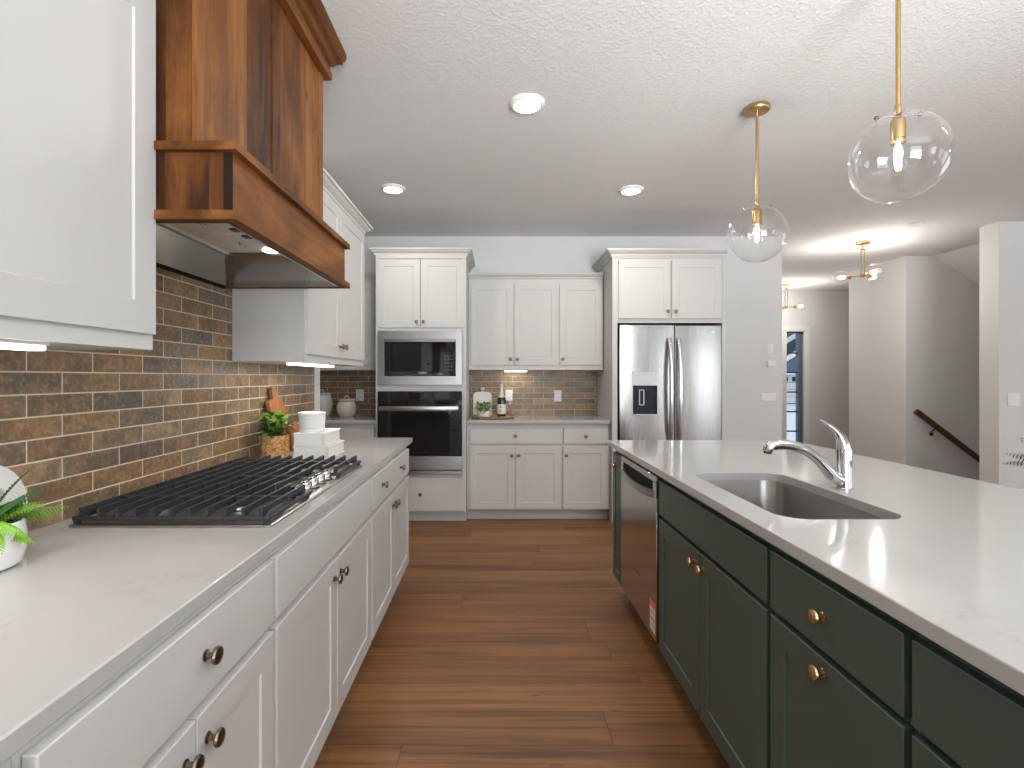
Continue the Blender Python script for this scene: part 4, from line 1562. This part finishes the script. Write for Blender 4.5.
# fern in a white pot at the left edge
px_, py_ = -1.050, 1.024
t = thing('potted_fern', 'bright green fern in a white pot at the left edge of the worktop', 'potted plant', (px_, py_, CT))
bm = NB()
lathe(bm, [(0, 0), (.070, 0), (.078, .006), (.084, .03), (.086, .062), (.083, .090), (.079, .092), (.078, .075), (0, .075)], (px_, py_, CT), seg=36)
part('pot', bm, 'ceramic', t)
bm = NB()
lathe(bm, [(0, .0), (.078, 0), (.076, .006), (0, .012)], (px_, py_, CT+.0752), seg=24)
part('soil', bm, 'soil', t)
rnd = random.Random(3)
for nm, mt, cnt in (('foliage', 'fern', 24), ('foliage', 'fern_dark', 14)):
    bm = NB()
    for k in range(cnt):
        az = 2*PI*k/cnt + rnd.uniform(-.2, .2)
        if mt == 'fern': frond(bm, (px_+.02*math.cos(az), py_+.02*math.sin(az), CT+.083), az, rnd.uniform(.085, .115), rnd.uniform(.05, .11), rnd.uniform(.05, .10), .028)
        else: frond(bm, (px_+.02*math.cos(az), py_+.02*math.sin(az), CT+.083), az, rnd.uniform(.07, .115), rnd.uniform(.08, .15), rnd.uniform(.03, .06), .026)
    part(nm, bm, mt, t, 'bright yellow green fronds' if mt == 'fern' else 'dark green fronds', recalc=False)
# one long frond reaching over the worktop
bm = NB()
frond(bm, (px_+.03, py_+.03, CT+.085), math.radians(48), .112, .055, .04, .032)
frond(bm, (px_+.03, py_+.00, CT+.085), math.radians(15), .080, .03, .065, .030)
part('frond', bm, 'fern', t, 'long bright frond', recalc=False)

# round marble board leaning on the tile
bm = NB()
cyl(bm, (0, 0, -.008), (0, 0, .008), .094, seg=56)
es = [e for e in bm.edges if len(e.link_faces) == 2 and e.calc_face_angle(0) > 1]
bmesh.ops.bevel(bm, geom=es, offset=.003, segments=2, affect='EDGES')
mt_ = Matrix.Translation((WX+.034, 1.148, CT+.0958)) @ Matrix.Rotation(PI/2-.13, 4, 'Y')
bmesh.ops.transform(bm, matrix=mt_, verts=bm.verts)
single('marble_board', bm, 'marble', 'round white marble board leaning on the tile behind the fern', 'serving board')

# cork planter with leafy plant
qx, qy = -1.056, 2.460
t = thing('potted_plant', 'leafy green plant in a cork pot beside the cooktop', 'potted plant', (qx, qy, CT))
bm = NB()
lathe(bm, [(0, 0), (.060, 0), (.064, .004), (.064, .106), (.061, .110), (.055, .110), (.055, .095), (0, .095)], (qx, qy, CT), seg=36)
part('pot', bm, 'cork', t)
bm = NB()
lathe(bm, [(0, 0), (.0545, 0), (.053, .005), (0, .009)], (qx, qy, CT+.0952), seg=24)
part('soil', bm, 'soil', t)
rnd = random.Random(11)
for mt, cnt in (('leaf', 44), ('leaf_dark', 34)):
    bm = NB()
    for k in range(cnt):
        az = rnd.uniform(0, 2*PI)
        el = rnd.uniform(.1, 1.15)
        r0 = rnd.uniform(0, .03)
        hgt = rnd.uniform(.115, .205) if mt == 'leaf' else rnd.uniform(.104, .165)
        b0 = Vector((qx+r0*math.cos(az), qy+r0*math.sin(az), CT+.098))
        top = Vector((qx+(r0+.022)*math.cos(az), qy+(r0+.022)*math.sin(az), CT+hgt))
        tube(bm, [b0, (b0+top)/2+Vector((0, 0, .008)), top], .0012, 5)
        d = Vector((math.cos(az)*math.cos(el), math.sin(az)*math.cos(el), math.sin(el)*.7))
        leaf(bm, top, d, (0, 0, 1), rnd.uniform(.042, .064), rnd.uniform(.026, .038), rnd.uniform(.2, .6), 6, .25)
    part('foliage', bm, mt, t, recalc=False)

# two wooden boards leaning on the wall
def lean(bm, y, hgt, gap, base_out):
    """board modelled in x=thickness, y, z from 0; leaned against the tile"""
    ang = math.asin((base_out-gap)/hgt)
    bmesh.ops.transform(bm, matrix=Matrix.Translation((WX+.0095+base_out, y, CT+.0008)) @ Matrix.Rotation(-ang, 4, 'Y'), verts=bm.verts)
bm = NB()
prism(bm, lambda u, v, w: Vector((v, u, w)), [(-.085, .012), (-.075, 0), (.075, 0), (.085, .012), (.085, .258), (.072, .274), (.032, .277), (.027, .288), (.024, .326), (.015, .337), (-.015, .337), (-.024, .326), (-.027, .288), (-.032, .277), (-.072, .274), (-.085, .258)], .0, .020, .002)
lean(bm, 2.645, .337, .004, .070)
single('cutting_board', bm, 'board', 'tall wooden paddle board with a handle leaning on the tile behind the cork pot', 'cutting board')
bm = NB()
prism(bm, lambda u, v, w: Vector((v, u, w)), [(-.075, .01), (-.065, 0), (.065, 0), (.075, .01), (.075, .118), (.060, .130), (.022, .132), (.018, .150), (-.018, .150), (-.022, .132), (-.060, .130), (-.075, .118)], .0, .018, .002)
lean(bm, 2.745, .15, .078, .104)
single('cutting_board', bm, 'board_dark', 'small wooden board in front of the tall paddle board', 'cutting board')

# stacked white book boxes and ribbed jar
def book_box(label, x0, x1, y0, y1, z0, z1, proud):
    t = thing('book_box', label, 'storage box', ((x0+x1)/2, (y0+y1)/2, z0), 'white book-shaped boxes by the cooktop')
    c = .006
    bm = NB()
    box(bm, x0, x1, y0, y1, z1-c, z1, .0015)
    part('top_cover', bm, 'matte_white', t)
    bm = NB()
    box(bm, x0, x1, y0, y1, z0, z0+c, .0015)
    part('bottom_cover', bm, 'matte_white', t)
    bm = NB()
    box(bm, x0+.004, x1-proud, y0+.001, y1-.006, z0+c, z1-c)
    part('body', bm, 'matte_white', t)
    bm = NB()
    box(bm, x1-proud, x1-.004, y0+.004, y1-.008, z0+c, z1-c)
    part('page_block', bm, 'page', t)
    return t
bx0, bx1, by0, by1 = -.948, -.790, 2.400, 2.640
book_box('bottom white book box of the stack beside the cooktop', bx0, bx1+.012, by0, by1+.01, CT+.0006, CT+.062, .02)
book_box('top white book box of the stack, under the ribbed white pot', bx0, bx1-.006, by0+.002, by1, CT+.0626, CT+.124, .02)
jx, jy, jz = -.884, 2.475, CT+.1246
bm = NB()
prof = [(0, 0), (.056, 0), (.058, .003)]
for k in range(9):
    z = .006+k*.0088
    rr = .058+.003*k/8
    prof += [(rr, z), (rr+.0012, z+.003), (rr, z+.0065)]
prof += [(.0635, .086), (.0635, .092), (.058, .094), (.055, .088), (.053, .012), (0, .010)]
lathe(bm, prof, (jx, jy, jz), seg=44)
single('ribbed_pot', bm, 'matte_white', 'white ribbed round pot standing on the white book boxes', 'pot')

# lidded jars in the nook
def jar(label, x, y, prof, lid, mat):
    t = thing('lidded_jar', label, 'jar', (x, y, CT))
    bm = NB()
    lathe(bm, prof, (x, y, CT+.0005), seg=36)
    part('body', bm, mat, t)
    bm = NB()
    r, z = lid
    lathe(bm, [(0, 0), (r, 0), (r+.004, .004), (r, .010), (r*.5, .018), (0, .020)], (x, y, CT+z), seg=32)
    ld_ = part('lid', bm, mat, t)
    bm = NB()
    n = 14
    pts = [(x-.022+.044*i/n, y, CT+z+.014+.034*math.sin(PI*i/n)**.7) for i in range(n+1)]
    tube(bm, pts, .0055, 8)
    part('loop_handle', bm, mat, ld_)
jar('tall grey lidded jar half hidden by the wall end in the nook', -1.700, 5.02, [(0, 0), (.070, 0), (.076, .004), (.094, .05), (.104, .11), (.102, .16), (.092, .20), (.088, .212), (.092, .218), (0, .218)], (.086, .2185), 'greyceramic')
jar('squat beige lidded jar in the corner nook beside the oven cabinet', -1.455, 5.02, [(0, 0), (.060, 0), (.066, .004), (.090, .04), (.098, .08), (.094, .115), (.080, .142), (.074, .150), (.086, .160), (0, .160)], (.080, .1605), 'beigeceramic')

# tray group on the back worktop
tx, ty = -.020, 4.905
bm = NB()
lathe(bm, [(0, 0), (.190, 0), (.204, .006), (.208, .022), (.202, .024), (.196, .012), (0, .010)], (tx, ty, CT+.0004), seg=56)
single('round_tray', bm, 'tray', 'round wooden tray on the back worktop', 'tray')
TZ = CT+.0112
t = thing('arched_board', 'white arched serving board with round knob, leaning behind the tray plant', 'serving board', (-.125, 5.03, TZ))
bm = NB()
pts = [(-.092, 0), (.092, 0), (.092, .190)]
for i in range(1, 9):
    a = math.radians(90*i/8); pts.append((.092-.045+.045*math.cos(a), .190+.045*math.sin(a)))
for i in range(0, 8):
    a = math.radians(90+90*i/8); pts.append((-.092+.045+.045*math.cos(a), .190+.045*math.sin(a)))
pts.append((-.092, .190))
prism(bm, lambda u, v, w: Vector((u, v, w)), pts, 0, .016, .002)
bmesh.ops.transform(bm, matrix=Matrix.Translation((-.125, 5.045, TZ)) @ Matrix.Rotation(-.12, 4, 'X'), verts=bm.verts)
part('board', bm, 'marble', t)
bm = NB()
lathe(bm, [(0, 0), (.012, 0), (.012, .010), (.020, .020), (.023, .030), (.018, .042), (0, .048)], (-.125, 5.045+.028+.008, TZ+.2330), seg=20)
part('knob', bm, 'marble', t)
# small plant in white pot
sx_, sy_ = -.105, 4.865
t = thing('potted_plant', 'small bushy green plant in a white pot on the round tray', 'potted plant', (sx_, sy_, TZ))
bm = NB()
lathe(bm, [(0, 0), (.050, 0), (.056, .004), (.062, .030), (.064, .058), (.060, .060), (.058, .050), (0, .048)], (sx_, sy_, TZ), seg=28)
part('pot', bm, 'ceramic', t)
rnd = random.Random(5)
bm = NB()
for k in range(190):
    az = rnd.uniform(0, 2*PI); el = rnd.uniform(.0, 1.3)
    rr = rnd.uniform(.02, .075)
    p = Vector((sx_+rr*math.cos(az), sy_+rr*.7*math.sin(az), TZ+.055+rnd.uniform(0, .075)))
    d = Vector((math.cos(az)*math.cos(el), math.sin(az)*math.cos(el), math.sin(el)*.8))
    leaf(bm, p, d, (0, 0, 1), rnd.uniform(.03, .058), rnd.uniform(.012, .02), rnd.uniform(.2, .7), 4, .2)
part('foliage', bm, 'leaf', t, recalc=False)
# champagne bottle
bx_, by_ = .063, 4.905
t = thing('champagne_bottle', 'dark champagne bottle with pale label and foil neck on the round tray', 'bottle', (bx_, by_, TZ))
bm = NB()
lathe(bm, [(0, 0), (.038, 0), (.042, .004), (.042, .150), (.038, .180), (.024, .215), (.016, .240), (.0145, .285), (.0145, .300), (0, .300)], (bx_, by_, TZ), seg=28)
part('glass', bm, 'bottle', t)
bm = NB()
lathe(bm, [(.0425, .028), (.0428, .030), (.0428, .118), (.0425, .120)], (bx_, by_, TZ), seg=28)
lb = part('label', bm, 'paper', t)
bm = NB()
for k, (w_, z_) in enumerate(((.018, .100), (.024, .088), (.014, .060), (.020, .050))):
    box(bm, bx_-w_/2-.008, bx_+w_/2-.008, by_-.0436, by_-.0425, TZ+z_-.0022, TZ+z_+.0022)
part('label_lines', bm, 'dark', lb)
bm = NB()
lathe(bm, [(.0375, .184), (.0248, .215), (.0168, .240), (.0155, .285), (.0165, .290), (.0165, .304), (.012, .309), (0, .310)], (bx_, by_, TZ), seg=24)
part('foil', bm, 'foil', t)
# wine glass
gx, gy = .140, 4.905
bm = NB()
lathe(bm, [(0, 0), (.032, 0), (.032, .002), (.006, .006), (.0035, .012), (.0035, .070), (.010, .076), (.026, .090), (.034, .112), (.033, .140), (.028, .162), (.027, .162), (.032, .140), (.033, .112), (.025, .092), (.008, .079), (0, .078)], (gx, gy, TZ), seg=28)
single('wine_glass', bm, 'globe', 'clear stemmed wine glass right of the champagne bottle', 'wine glass')

# planter at the right edge beyond the island
vx, vy = 3.79, 3.30
t = thing('floor_planter', 'grey floor planter with a dark green fern beyond the island at right', 'potted plant', (vx, vy, 0))
bm = NB()
lathe(bm, [(0, 0), (.20, 0), (.22, .01), (.29, .25), (.30, .42), (.25, .58), (.17, .68), (.16, .70), (.145, .70), (.15, .66), (0, .64)], (vx, vy, 0), seg=40)
M['planter'] = plain('grey_stoneware', srgb(188, 184, 180), 0.6, var=0.04)
part('planter', bm, 'planter', t)
rnd = random.Random(21)
bm = NB()
for k in range(20):
    az = 2*PI*k/20+rnd.uniform(-.12, .12)
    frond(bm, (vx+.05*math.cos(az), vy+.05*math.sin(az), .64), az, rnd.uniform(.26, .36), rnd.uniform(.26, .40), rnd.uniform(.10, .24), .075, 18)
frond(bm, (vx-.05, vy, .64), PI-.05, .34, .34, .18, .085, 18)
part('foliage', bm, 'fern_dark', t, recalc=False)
